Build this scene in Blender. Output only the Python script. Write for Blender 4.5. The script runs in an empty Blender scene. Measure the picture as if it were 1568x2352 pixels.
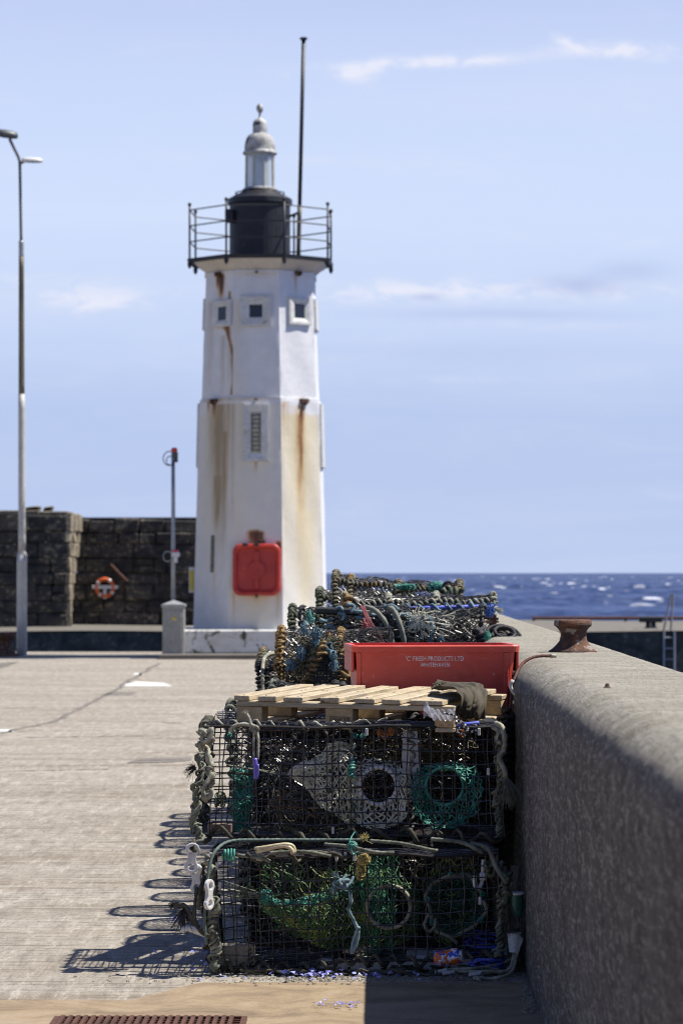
import bpy, math, random
import numpy as np
from mathutils import Vector

rnd = random.Random(7)
rng = np.random.default_rng(7)
R = math.radians
sc = bpy.context.scene
C = sc.collection

# ------------------------------------------------------------------ camera
F = 6720.0            # focal length in picture units (picture is 1568 units wide)
VX, HY = 850.0, 1316.0
EYE = 1.64
cam_d = bpy.data.cameras.new('camera')
cam = bpy.data.objects.new('camera', cam_d)
C.objects.link(cam)
cam.location = (0, 0, EYE)
cam.rotation_euler = (R(90), 0, 0)
cam_d.sensor_fit = 'HORIZONTAL'
cam_d.sensor_width = 24.0
cam_d.lens = F / 1568 * 24
cam_d.shift_x = (784 - VX) / 1568
cam_d.shift_y = (HY - 1176) / 1568
cam_d.clip_start = 0.1
cam_d.clip_end = 80000
cam_d.dof.use_dof = True
cam_d.dof.focus_distance = 13.2
cam_d.dof.aperture_fstop = 6.0
sc.camera = cam
sc.render.resolution_x = 682
sc.render.resolution_y = 1024
sc.cycles.filter_width = 1.05
sc.cycles.pixel_filter_type = 'BLACKMAN_HARRIS'

# ------------------------------------------------------------------ view
sc.view_settings.view_transform = 'Standard'
sc.view_settings.look = 'None'
sc.view_settings.exposure = 0.6
sc.view_settings.gamma = 1.0
sc.view_settings.use_curve_mapping = False

# ------------------------------------------------------------------ sun
SUN_EL = R(60.0)
SUN_AZ = R(5.0)      # measured from +X (towards the wall) turning to +Y (away)
sd = Vector((math.cos(SUN_EL) * math.cos(SUN_AZ), math.cos(SUN_EL) * math.sin(SUN_AZ), math.sin(SUN_EL)))
sl = bpy.data.lights.new('sun', 'SUN')
sl.energy = 5.0
sl.angle = R(0.5)
sl.color = (1.0, 0.955, 0.88)
so = bpy.data.objects.new('sun', sl)
C.objects.link(so)
so.rotation_euler = sd.to_track_quat('Z', 'Y').to_euler()
so.location = (20, 10, 30)

# ------------------------------------------------------------------ node helper
class NT:
    def __init__(s, tree):
        s.t = tree; s.n = tree.nodes; s.l = tree.links
    def new(s, typ, **kw):
        n = s.n.new(typ)
        for k, v in kw.items():
            if k.startswith('i_'):
                key = k[2:]
                key = int(key) if key.isdigit() else key.replace('_', ' ')
                s.put(n.inputs[key], v)
            else:
                setattr(n, k, v)
        return n
    def put(s, sock, v):
        if isinstance(v, bpy.types.NodeSocket): s.l.new(v, sock)
        elif v is not None:
            if isinstance(v, tuple) and len(v) == 3 and sock.type == 'RGBA': v = (*v, 1)
            sock.default_value = v
    def math(s, op, a, b=None, c=None, clamp=False):
        n = s.n.new('ShaderNodeMath'); n.operation = op; n.use_clamp = clamp
        s.put(n.inputs[0], a)
        if b is not None: s.put(n.inputs[1], b)
        if c is not None: s.put(n.inputs[2], c)
        return n.outputs[0]
    def mix(s, f, a, b, mode='MIX'):
        n = s.n.new('ShaderNodeMix'); n.data_type = 'RGBA'; n.blend_type = mode
        s.put(n.inputs[0], f); s.put(n.inputs[6], a); s.put(n.inputs[7], b)
        return n.outputs[2]
    def coord(s, kind='Object', scale=(1, 1, 1), loc=(0, 0, 0), rot=(0, 0, 0)):
        tc = s.n.new('ShaderNodeTexCoord'); mp = s.n.new('ShaderNodeMapping')
        s.l.new(tc.outputs[kind], mp.inputs[0])
        mp.inputs['Scale'].default_value = scale; mp.inputs['Location'].default_value = loc
        mp.inputs['Rotation'].default_value = rot
        return mp.outputs[0]
    def noise(s, vec, scale, detail=4, rough=0.55, dist=0.0):
        n = s.n.new('ShaderNodeTexNoise'); s.put(n.inputs['Vector'], vec)
        n.inputs['Scale'].default_value = scale; n.inputs['Detail'].default_value = detail
        n.inputs['Roughness'].default_value = rough; n.inputs['Distortion'].default_value = dist
        return n.outputs[0]
    def ramp(s, f, stops, interp='LINEAR'):
        n = s.n.new('ShaderNodeValToRGB'); s.put(n.inputs[0], f)
        n.color_ramp.interpolation = interp
        e = n.color_ramp.elements
        while len(e) > 1: e.remove(e[0])
        e[0].position = stops[0][0]
        first = stops[0][1]
        e[0].color = (*first, 1) if isinstance(first, tuple) else (first, first, first, 1)
        for p, c in stops[1:]:
            q = e.new(p); q.color = (*c, 1) if isinstance(c, tuple) else (c, c, c, 1)
        return n.outputs[0]
    def step(s, f, a, b):
        n = s.n.new('ShaderNodeMapRange'); n.interpolation_type = 'SMOOTHSTEP'
        s.put(n.inputs[0], f); n.inputs[1].default_value = a; n.inputs[2].default_value = b
        return n.outputs[0]
    def bump(s, h, strength=0.3, dist=0.01, normal=None):
        n = s.n.new('ShaderNodeBump'); s.put(n.inputs['Height'], h)
        n.inputs['Strength'].default_value = strength; n.inputs['Distance'].default_value = dist
        if normal is not None: s.put(n.inputs['Normal'], normal)
        return n.outputs[0]

def new_mat(name):
    m = bpy.data.materials.new(name); m.use_nodes = True
    t = NT(m.node_tree); b = m.node_tree.nodes['Principled BSDF']
    return m, t, b

# ------------------------------------------------------------------ sky
w = bpy.data.worlds.new('World'); sc.world = w; w.use_nodes = True
wt = NT(w.node_tree)
bg = w.node_tree.nodes['Background']
sky = wt.n.new('ShaderNodeTexSky'); sky.sky_type = 'NISHITA'
sky.sun_disc = False; sky.sun_elevation = SUN_EL; sky.sun_rotation = R(90) - SUN_AZ
sky.altitude = 0; sky.air_density = 0.8; sky.dust_density = 0.3; sky.ozone_density = 2.0
tc = wt.n.new('ShaderNodeTexCoord'); sp = wt.n.new('ShaderNodeSeparateXYZ')
wt.l.new(tc.outputs['Generated'], sp.inputs[0])
ay = wt.math('MAXIMUM', wt.math('ABSOLUTE', sp.outputs[1]), 0.05)
su = wt.math('DIVIDE', sp.outputs[0], ay)
sv = wt.math('DIVIDE', sp.outputs[2], ay)
cv = wt.n.new('ShaderNodeCombineXYZ'); wt.put(cv.inputs[0], su); wt.put(cv.inputs[1], sv)
def skynoise(sx, sy, det, off, dist=0.4):
    mp = wt.n.new('ShaderNodeMapping'); wt.put(mp.inputs[0], cv.outputs[0])
    mp.inputs['Scale'].default_value = (sx, sy, 1); mp.inputs['Location'].default_value = (off, off * 1.7, off)
    return wt.noise(mp.outputs[0], 1.0, det, 0.6, dist)
n1 = skynoise(6, 60, 5, 3.1)
n2 = skynoise(26, 75, 7, 8.3, 0.9)
n3 = skynoise(12, 30, 6, 1.3, 0.5)
def blob(px, py, lx, ly, amp, tilt=0.0):
    """a wisp of cloud around one direction, broken up by noise"""
    u0, v0 = (px - VX) / F, (HY - py) / F
    du = wt.math('SUBTRACT', su, u0)
    dv = wt.math('SUBTRACT', wt.math('SUBTRACT', sv, v0), wt.math('MULTIPLY', du, tilt))
    dv = wt.math('ADD', dv, wt.math('MULTIPLY', wt.math('SUBTRACT', n3, 0.5), ly / F * 2.2))
    a = wt.math('POWER', wt.math('DIVIDE', du, lx / F), 2.0)
    b = wt.math('POWER', wt.math('DIVIDE', dv, ly / F), 2.0)
    e = wt.math('EXPONENT', wt.math('MULTIPLY', wt.math('ADD', a, b), -1.0))
    return wt.math('MULTIPLY', e, amp)
cl = None
for bb in [(980, 142, 190, 13, 1.2, .05), (815, 168, 40, 16, .9, 0), (1430, 118, 120, 17, 1.3, -.04), (1310, 96, 40, 12, .8, -.3),
           (950, 672, 330, 24, .75, 0), (1420, 665, 160, 20, .5, 0), (200, 690, 140, 30, .8, 0), (60, 640, 120, 14, .25, 0), (1470, 560, 50, 12, .25, .1),
           (1250, 745, 260, 12, .2, 0), (1000, 870, 300, 12, .14, 0), (1050, 385, 260, 60, .12, 0), (655, 172, 14, 8, .2, 0), (730, 370, 30, 14, .15, 0)]:
    v = blob(*bb); cl = v if cl is None else wt.math('ADD', cl, v)
veil = wt.math('MULTIPLY', wt.step(n1, 0.42, 0.75), 0.14)
veil = wt.math('ADD', veil, wt.math('MULTIPLY', wt.step(n2, 0.5, 0.8), 0.12))
n4 = skynoise(60, 130, 6, 5.7, 1.0)
cl = wt.math('MULTIPLY', cl, wt.math('ADD', 0.22, wt.math('MULTIPLY', wt.step(n4, .36, .66), 1.25)))
cl = wt.math('ADD', cl, veil, clamp=True)
dark = None
for bb in [(1330, 655, 90, 22, .8, 0), (980, 684, 34, 9, .7, 0), (1150, 722, 260, 12, .5, 0), (1450, 620, 90, 24, .5, 0), (1100, 810, 400, 22, .25, 0), (900, 1120, 700, 120, .25, 0)]:
    v = blob(*bb); dark = v if dark is None else wt.math('ADD', dark, v)
skyc = wt.mix(1.0, sky.outputs[0], (1.35, 1.30, 1.62), 'MULTIPLY')
# the thin even veil of high cloud that whitens the whole low sky
elev = wt.math('SUBTRACT', 1.0, wt.step(sp.outputs[2], 0.16, 0.30))
ahead = wt.step(sp.outputs[1], 0.0, 0.5)
grad = wt.ramp(wt.math('MULTIPLY', sv, 5.0), [(0.0, (.50, .605, .865)), (.28, (.49, .60, .87)), (.42, (.58, .685, .935)), (.62, (.63, .745, .985)), (.95, (.575, .675, .95))])
grad = wt.mix(1.0, grad, (13.2, 13.2, 13.2), 'MULTIPLY')
vis = wt.math('MULTIPLY', elev, ahead)
base = wt.mix(vis, skyc, grad)
base = wt.mix(wt.math('MULTIPLY', cl, vis), base, (10.6, 11.0, 12.8))
base = wt.mix(wt.math('MULTIPLY', dark, vis), base, (6.3, 7.4, 10.9))
wt.l.new(base, bg.inputs[0])
bg.inputs[1].default_value = 0.05

# ------------------------------------------------------------------ mesh helpers
def P(x, y, D):
    """world point seen at picture position (x, y) at distance D"""
    return np.array([(x - VX) / F * D, D, EYE + (HY - y) / F * D])

SPLIT = {'hauling_rope', 'knotted_rope', 'rope_hank', 'frayed_end', 'net_scrap', 'tie_rope', 'bent_hoop', 'inner_net', 'bag_cord', 'edge_rope', 'bait_net', 'parlour_cord', 'entrance_rope'}
class MB:
    def __init__(s):
        s.v = []; s.f = []; s.n = 0; s.marks = []
    def add(s, verts, faces):
        verts = np.asarray(verts, dtype=float).reshape(-1, 3)
        s.v.append(verts)
        if isinstance(faces, np.ndarray):
            s.f.extend((faces + s.n).tolist())
        else:
            n = s.n
            s.f.extend([tuple(i + n for i in f) for f in faces])
        s.n += len(verts)
    def box(s, c, ex, ey, ez, jit=0.0):
        """box of half-vectors ex, ey, ez about c"""
        c, ex, ey, ez = map(lambda q: np.asarray(q, float), (c, ex, ey, ez))
        vs = []
        for a in (-1, 1):
            for b in (-1, 1):
                for d in (-1, 1):
                    vs.append(c + a * ex + b * ey + d * ez)
        vs = np.array(vs)
        if jit: vs = vs + rng.normal(0, jit, vs.shape)
        s.add(vs, [(0, 1, 3, 2), (4, 6, 7, 5), (0, 4, 5, 1), (2, 3, 7, 6), (0, 2, 6, 4), (1, 5, 7, 3)])
    def bx(s, x0, x1, y0, y1, z0, z1, jit=0.0):
        s.box(((x0 + x1) / 2, (y0 + y1) / 2, (z0 + z1) / 2), ((x1 - x0) / 2, 0, 0), (0, (y1 - y0) / 2, 0), (0, 0, (z1 - z0) / 2), jit)
    def bbox(s, c, ex, ey, ez, b):
        """chamfered box: half-vectors ex, ey, ez, chamfer b"""
        c, ex, ey, ez = map(lambda q: np.asarray(q, float), (c, ex, ey, ez))
        L = [np.linalg.norm(q) for q in (ex, ey, ez)]
        U = [ex / L[0], ey / L[1], ez / L[2]]
        b = min(b, min(L) * 0.45)
        verts = []; idx = {}
        for sx in (-1, 1):
            for sy in (-1, 1):
                for sz in (-1, 1):
                    sg = (sx, sy, sz)
                    for k in range(3):
                        q = c.copy()
                        for j in range(3):
                            q = q + U[j] * sg[j] * (L[j] if j == k else L[j] - b)
                        idx[(sg, k)] = len(verts); verts.append(q)
        fs = []
        for k in range(3):
            i, j = [q for q in range(3) if q != k]
            for sk in (-1, 1):
                loop = []
                for si, sj in ((-1, -1), (1, -1), (1, 1), (-1, 1)):
                    sg = [0, 0, 0]; sg[k] = sk; sg[i] = si; sg[j] = sj
                    loop.append(idx[(tuple(sg), k)])
                fs.append(tuple(loop))
        for k in range(3):                      # edges along axis k
            i, j = [q for q in range(3) if q != k]
            for si in (-1, 1):
                for sj in (-1, 1):
                    a = [0, 0, 0]; a[i] = si; a[j] = sj; bb = list(a); a[k] = -1; bb[k] = 1
                    a, bb = tuple(a), tuple(bb)
                    fs.append((idx[(a, i)], idx[(bb, i)], idx[(bb, j)], idx[(a, j)]))
        for sx in (-1, 1):
            for sy in (-1, 1):
                for sz in (-1, 1):
                    sg = (sx, sy, sz); fs.append((idx[(sg, 0)], idx[(sg, 1)], idx[(sg, 2)]))
        s.add(verts, fs)
    def tube(s, path, r, sides=6, cap=True, lobes=0, twist=0.0, closed=False):
        p = np.asarray(path, float)
        n = len(p)
        if n < 2: return
        rr = np.full(n, r) if np.isscalar(r) else np.asarray(r, float)
        if closed:
            t = np.roll(p, -1, 0) - np.roll(p, 1, 0)
        else:
            t = np.gradient(p, axis=0)
        t /= np.maximum(np.linalg.norm(t, axis=1, keepdims=True), 1e-9)
        # parallel transport
        up = np.array([0, 0, 1.0]) if abs(t[0][2]) < 0.9 else np.array([1.0, 0, 0])
        a = np.cross(t[0], up); a /= np.linalg.norm(a)
        A = np.empty_like(p); A[0] = a
        for i in range(1, n):
            a = a - t[i] * (a @ t[i])
            l = math.sqrt(a @ a)
            a = a / l if l > 1e-6 else A[i - 1]
            A[i] = a
        B = np.cross(t, A)
        th = np.arange(sides) * 2 * math.pi / sides
        if lobes:
            seg = np.concatenate([[0], np.cumsum(np.linalg.norm(np.diff(p, axis=0), axis=1))])
            ph = seg * twist
            ang = th[None, :] + 0 * ph[:, None]
            rad = rr[:, None] * (0.74 + 0.30 * np.abs(np.cos(lobes / 2 * (ang - ph[:, None]))))
        else:
            ang = np.tile(th, (n, 1)); rad = np.tile(rr[:, None], (1, sides))
        V = p[:, None, :] + rad[:, :, None] * (np.cos(ang)[:, :, None] * A[:, None, :] + np.sin(ang)[:, :, None] * B[:, None, :])
        m = n if closed else n - 1
        i = np.arange(m)[:, None]; j = np.arange(sides)[None, :]
        i2 = (i + 1) % n; j2 = (j + 1) % sides
        q = np.stack([i * sides + j, i * sides + j2, i2 * sides + j2, i2 * sides + j], -1).reshape(-1, 4)
        base = s.n
        s.v.append(V.reshape(-1, 3)); s.f.extend((q + base).tolist())
        if cap and not closed:
            s.f.append(tuple(base + k for k in range(sides))[::-1])
            s.f.append(tuple(base + (n - 1) * sides + k for k in range(sides)))
        s.n += n * sides
    def mark(s): s.marks.append((len(s.v), len(s.f), s.n))
    def rope(s, path, r, step=None, sides=9, lay=5.0):
        s.mark()
        path = smooth(path, step or r * 0.9)
        s.tube(path, r, sides, lobes=3, twist=2 * math.pi / (r * 2 * lay))
    def lathe(s, prof, c, n=24, cap=True):
        """prof: list of (r, z)"""
        c = np.asarray(c, float)
        th = np.arange(n) * 2 * math.pi / n
        V = []
        for r, z in prof:
            V.append(np.stack([c[0] + r * np.cos(th), c[1] + r * np.sin(th), np.full(n, c[2] + z)], -1))
        V = np.concatenate(V)
        m = len(prof)
        i = np.arange(m - 1)[:, None]; j = np.arange(n)[None, :]; j2 = (j + 1) % n
        q = np.stack([i * n + j, i * n + j2, (i + 1) * n + j2, (i + 1) * n + j], -1).reshape(-1, 4)
        base = s.n; s.add(V, q)
        if cap:
            s.f.append(tuple(base + k for k in range(n))[::-1]); s.f.append(tuple(base + (m - 1) * n + k for k in range(n)))
    def grid(s, fn, nu, nv):
        U, W = np.meshgrid(np.linspace(0, 1, nu + 1), np.linspace(0, 1, nv + 1), indexing='ij')
        V = fn(U, W).reshape(-1, 3)
        i = np.arange(nu)[:, None]; j = np.arange(nv)[None, :]
        q = np.stack([i * (nv + 1) + j, (i + 1) * (nv + 1) + j, (i + 1) * (nv + 1) + j + 1, i * (nv + 1) + j + 1], -1).reshape(-1, 4)
        s.add(V, q)
    def build(s, name, material, parent=None, smooth_=False, org=None, fix=False):
        if parent is not None and name in SPLIT and len(s.marks) > 1 and s.marks[0][0] == 0:
            ends = s.marks[1:] + [(len(s.v), len(s.f), s.n)]; o = None
            for (a, b, n0), (a2, b2, _) in zip(s.marks, ends):
                q = MB(); q.v = s.v[a:a2]; q.f = [tuple(i - n0 for i in f) for f in s.f[b:b2]]
                if q.v: o = q.build(name, material, parent, smooth_)
            return o
        me = bpy.data.meshes.new(name)
        V = np.concatenate(s.v) if s.v else np.zeros((0, 3))
        o = bpy.data.objects.new(name, me)
        loc = np.zeros(3)
        if parent is not None and parent.get('_o') is not None:
            loc = np.array(parent['_o'])
        elif org is not None:
            loc = np.asarray(org, float); o.location = loc.tolist()
        V = V - loc
        me.from_pydata(V.tolist(), [], s.f)
        if smooth_: me.polygons.foreach_set('use_smooth', [True] * len(me.polygons))
        if fix:
            import bmesh
            b = bmesh.new(); b.from_mesh(me); bmesh.ops.recalc_face_normals(b, faces=b.faces); b.to_mesh(me); b.free()
        me.materials.append(material)
        C.objects.link(o)
        if parent is not None:
            o.parent = parent
            if parent.get('_o') is not None: o['_o'] = list(parent['_o'])
        else:
            o['_o'] = loc.tolist()
        return o

def smooth(pts, step):
    """Catmull-Rom through points, resampled at step"""
    p = np.asarray(pts, float)
    if len(p) == 2:
        n = max(2, int(np.linalg.norm(p[1] - p[0]) / step) + 1)
        return p[0] + (p[1] - p[0]) * np.linspace(0, 1, n)[:, None]
    q = np.concatenate([[2 * p[0] - p[1]], p, [2 * p[-1] - p[-2]]])
    out = []
    for i in range(len(p) - 1):
        a, b, c, d = q[i:i + 4]
        n = max(2, int(np.linalg.norm(c - b) / step))
        t = np.linspace(0, 1, n, endpoint=False)[:, None]
        out.append(0.5 * ((2 * b) + (-a + c) * t + (2 * a - 5 * b + 4 * c - d) * t ** 2 + (-a + 3 * b - 3 * c + d) * t ** 3))
    out.append(p[-1:])
    return np.concatenate(out)

def helix(path, rad, pitch, npt=9, jit=0.15, gap=0.0):
    """coil round a path"""
    p = smooth(path, pitch / npt)
    t = np.gradient(p, axis=0); t /= np.maximum(np.linalg.norm(t, axis=1, keepdims=True), 1e-9)
    up = np.array([0, 0, 1.0]) if abs(t[0][2]) < 0.8 else np.array([1.0, 0, 0])
    A = np.cross(t, up); A /= np.maximum(np.linalg.norm(A, axis=1, keepdims=True), 1e-6); B = np.cross(t, A)
    L = np.concatenate([[0], np.cumsum(np.linalg.norm(np.diff(p, axis=0), axis=1))])
    ph = L / pitch * 2 * math.pi + wob(L * 9 + rnd.random() * 50) * 1.2
    rr = rad * (1 + jit * wob(L * 31 + rnd.random() * 50))
    return p + rr[:, None] * (np.cos(ph)[:, None] * A + np.sin(ph)[:, None] * B)

def wob(x):
    return (np.sin(x) + np.sin(2.3 * x + 1.7) * 0.6 + np.sin(4.1 * x + 0.4) * 0.4) / 1.6

def warp(p, amp, fr=4.0, seed=0.0):
    """smooth small displacement field"""
    p = np.asarray(p, float); s = seed
    x, y, z = p[..., 0] * fr, p[..., 1] * fr, p[..., 2] * fr
    d = np.stack([np.sin(y * 1.3 + z * 2.1 + s) + .5 * np.sin(z * 4.7 + x * 2 + s * 2),
                  np.sin(x * 1.7 + z * 1.9 + s + 2) + .5 * np.sin(x * 4.1 - z * 3 + s),
                  np.sin(x * 1.9 + y * 1.1 + s + 4) + .5 * np.sin(x * 5.3 + y * 2 + s * 3)], -1)
    return p + amp * d / 1.5

def tag(o, label=None, cat=None, group=None, kind=None):
    if label: o['label'] = label
    if cat: o['category'] = cat
    if group: o['group'] = group
    if kind: o['kind'] = kind
    return o
def empty(name, loc, label, cat, group=None):
    o = bpy.data.objects.new(name, None); C.objects.link(o)
    o.location = [float(q) for q in loc]; o.empty_display_size = 0.1
    o['_o'] = [float(q) for q in loc]
    return tag(o, label, cat, group)
KIDS = {}
def copy_tree(o, parent=None):
    c = o.copy(); C.objects.link(c); c.parent = parent
    if parent is not None: c.matrix_parent_inverse = o.matrix_parent_inverse.copy()
    for ch in list(o.children): copy_tree(ch, c)
    return c

# ------------------------------------------------------------------ materials
def simple(name, cols, rough=0.7, scale=6.0, detail=5, bump=0.2, bscale=60.0, metal=0.0, bd=0.004, spec=0.5, kind='Object', stretch=(1, 1, 1), fleck=None):
    m, t, b = new_mat(name)
    co = t.coord(kind, stretch)
    n = t.noise(co, scale, detail, 0.6, 0.3)
    k = len(cols)
    stops = [(0.30 + 0.40 * i / max(1, k - 1), c) for i, c in enumerate(cols)]
    c = t.ramp(n, stops) if k > 1 else cols[0]
    n2 = t.noise(co, bscale, 4, 0.6)
    c2 = t.mix(t.step(n2, 0.35, 0.75), c, t.mix(1.0, c, (0.72, 0.70, 0.68), 'MULTIPLY'))
    if fleck:
        f = t.noise(co, fleck[1], 3, 0.6, 0.5)
        c2 = t.mix(t.step(f, fleck[2], fleck[2] + 0.07), c2, fleck[0])
    t.l.new(c2, b.inputs['Base Color'])
    b.inputs['Roughness'].default_value = rough
    b.inputs['Metallic'].default_value = metal
    b.inputs['Specular IOR Level'].default_value = spec
    if bump: t.l.new(t.bump(n2, bump, bd), b.inputs['Normal'])
    return m

M = {}
M['wire'] = simple('black_wire', [(.016, .016, .019), (.035, .034, .038), (.10, .095, .10)], .25, 30, bump=0, spec=.9, fleck=((.16, .055, .02), 5, .66))  # palest tone paints grey glints into the wire colour
M['wire2'] = simple('dull_wire', [(.012, .012, .013), (.035, .028, .02)], .5, 9, bump=0)
M['cream'] = simple('cream_rope', [(.06, .06, .045), (.30, .29, .22), (.50, .49, .40)], .85, 30, bump=.4, bscale=400, bd=.002)
M['grey_rope'] = simple('grey_rope', [(.06, .065, .05), (.16, .17, .13), (.30, .31, .25)], .9, 14, bump=.4, bscale=400, bd=.002)
M['dark_rope'] = simple('dark_rope', [(.025, .024, .018), (.07, .065, .045), (.14, .13, .09)], .9, 12, bump=.4, bscale=400, bd=.002)
M['black_rope'] = simple('black_rope', [(.012, .012, .013), (.03, .03, .032)], .7, 12, bump=.4, bscale=300, bd=.002)
M['gold'] = simple('gold_rope', [(.03, .02, .01), (.24, .14, .045), (.44, .33, .16)], .85, 32, bump=.4, bscale=300, bd=.002)
M['teal'] = simple('teal_net', [(.015, .09, .07), (.04, .25, .19), (.18, .46, .38)], .6, 20, bump=0)
M['green'] = simple('green_net', [(.02, .055, .025), (.08, .17, .06), (.36, .38, .09)], .6, 9, bump=0)
M['white_net'] = simple('white_net', [(.36, .35, .24), (.74, .72, .57), (.85, .83, .74)], .6, 20, bump=0)
M['ltblue'] = simple('light_blue_rope', [(.04, .06, .065), (.14, .23, .27), (.32, .42, .43)], .8, 22, bump=.3, bscale=300, bd=.002)
M['weed'] = simple('weedy_rope', [(.012, .016, .012), (.075, .09, .055), (.26, .27, .19)], .9, 36, bump=.4, bscale=300, bd=.002, fleck=((.10, .33, .30), 11, .64))
M['mixed'] = simple('mixed_rope', [(.018, .018, .013), (.12, .105, .06), (.36, .34, .24)], .9, 36, bump=.4, bscale=300, bd=.002, fleck=((.38, .19, .05), 9, .60))
M['net'] = simple('black_net', [(.010, .010, .011), (.03, .028, .026), (.20, .19, .17)], .3, 24, bump=0, fleck=((.22, .15, .06), 8, .66))  # palest tone raised to imitate glints on the twine
M['blue_rope'] = simple('blue_rope', [(.03, .04, .26), (.08, .11, .60), (.22, .25, .72)], .6, 20, bump=.3, bscale=300, bd=.002)
M['red_rope'] = simple('red_rope', [(.035, .012, .010), (.15, .045, .03)], .8, 20, bump=.3, bscale=300, bd=.002)
M['pink'] = simple('pink_twine', [(.40, .10, .10), (.62, .22, .2)], .7, 20, bump=0)
M['wood'] = None
M['white_plastic'] = simple('white_plastic', [(.55, .55, .56), (.72, .72, .72)], .4, 8, bump=.1, bscale=80)
M['cream_plastic'] = simple('cream_plastic', [(.55, .45, .26), (.70, .62, .42)], .4, 12, bump=.1, bscale=80)
M['purple'] = simple('purple_plastic', [(.10, .08, .38), (.20, .16, .62)], .4, 8, bump=0)
M['brick'] = simple('ballast_brick', [(.16, .10, .08), (.32, .24, .19)], .9, 12, bump=.5, bscale=120)
M['block'] = simple('concrete_ballast', [(.20, .18, .14), (.36, .33, .27)], .9, 30, bump=.6, bscale=150)
M['black_iron'] = simple('black_painted_iron', [(.008, .009, .013), (.02, .022, .03)], .5, 8, bump=.2, bscale=30, fleck=((.10, .04, .02), 5, .68))
M['rust'] = simple('rusted_iron', [(.025, .014, .011), (.085, .040, .025), (.20, .085, .035)], .85, 14, 7, bump=.9, bscale=60, bd=.01, fleck=((.24, .20, .17), 18, .60))
M['oldbrown'] = simple('rusty_bar', [(.05, .02, .012), (.12, .05, .03)], .85, 10, bump=.4)
M['silverwood'] = simple('weathered_board', [(.46, .46, .47), (.72, .72, .72)], .7, 3, bump=.4, bscale=10, stretch=(30, 30, 2))
M['steel'] = simple('galvanised_steel', [(.30, .31, .31), (.44, .45, .45)], .45, 5, bump=.1, metal=.35)
M['grey_cab'] = simple('cabinet_grey', [(.27, .27, .25), (.36, .36, .33)], .55, 4, bump=.15, bscale=30)
M['pale_paint'] = simple('pale_paint', [(.42, .41, .38), (.60, .59, .56)], .5, 2.5, bump=.15, bscale=30, fleck=((.26, .22, .13), 3, .66))
M['drab_paint'] = simple('drab_paint', [(.06, .055, .035), (.22, .19, .12)], .6, 3, bump=.2, bscale=30, stretch=(1, 1, .3))
M['grey_paint'] = simple('dark_grey_paint', [(.10, .10, .11), (.17, .17, .18)], .5, 3, bump=.1)
M['dome'] = simple('dome_metal', [(.18, .18, .18), (.42, .42, .40), (.62, .62, .58)], .6, 5, bump=.3, bscale=20, fleck=((.07, .07, .07), 6, .58))
M['glass_dark'] = simple('dark_glass', [(.02, .025, .035)], .08, 3, bump=0)
M['white_paint'] = simple('white_masonry_paint', [(.56, .56, .53), (.70, .70, .67)], .6, 3, bump=.25, bscale=25, fleck=((.40, .33, .18), 4, .64))
M['cream_trim'] = simple('cream_trim', [(.46, .43, .34), (.62, .59, .48)], .6, 4, bump=.2, bscale=25)
M['orange'] = simple('orange_plastic', [(.60, .09, .02), (.78, .16, .04)], .45, 8, bump=0)
M['red_lamp'] = simple('red_lamp', [(.65, .03, .05)], .3, 5, bump=0)
M['yellow'] = simple('yellow_sign', [(.62, .50, .06), (.74, .62, .12)], .5, 6, bump=0)
M['lamp_grey'] = simple('lamp_grey', [(.05, .06, .06), (.10, .11, .11)], .45, 6, bump=0)
M['lamp_white'] = simple('lamp_white', [(.72, .72, .70)], .35, 6, bump=0)
M['black_plastic'] = simple('black_plastic', [(.01, .01, .011), (.03, .03, .03)], .4, 8, bump=0)
M['flake'] = simple('blue_flakes', [(.12, .12, .62), (.32, .34, .85), (.65, .65, .9)], .4, 40, bump=0)
M['tin_green'] = simple('green_tin', [(.02, .10, .06), (.04, .16, .10)], .35, 8, bump=0)
M['board'] = simple('old_board', [(.10, .09, .08), (.20, .18, .17)], .8, 6, bump=.3, bscale=40)
M['cloth'] = simple('brown_cloth', [(.05, .040, .025), (.095, .08, .052)], .95, 10, bump=.5, bscale=500, bd=.001)
M['ink'] = simple('stamp_ink', [(.05, .035, .025)], .8, 30, bump=0)
M['letter'] = simple('white_lettering', [(.84, .84, .84), (.9, .9, .9)], .5, 30, bump=0)

# red fish box plastic
m, t, b = new_mat('red_plastic'); co = t.coord('Object')
n = t.noise(co, 5, 5, .6, .4); n2 = t.noise(t.coord('Object', (6, 1, 40)), 3, 6, .7)
c = t.ramp(n, [(.3, (.58, .062, .040)), (.7, (.66, .090, .058))])
c = t.mix(t.math('MULTIPLY', t.step(n2, .54, .70), .8), c, (.62, .16, .13)); c = t.mix(t.step(t.noise(co, 34, 4, .6), .69, .73), c, (.62, .48, .43)); c = t.mix(t.math('MULTIPLY', t.step(t.noise(co, 2.5, 6, .7), .50, .7), .55), c, (.26, .035, .028))
t.l.new(c, b.inputs['Base Color']); b.inputs['Roughness'].default_value = .42
t.l.new(t.bump(t.noise(co, 25, 4), .15, .004), b.inputs['Normal'])
M['red'] = m
m, t, b = new_mat('red_cabinet_plastic'); co = t.coord('Object')
c = t.ramp(t.noise(co, 3, 5, .6), [(.3, (.36, .022, .014)), (.6, (.46, .035, .022)), (.75, (.52, .08, .05))])
t.l.new(c, b.inputs['Base Color']); b.inputs['Roughness'].default_value = .4
M['red_cab'] = m

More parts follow.
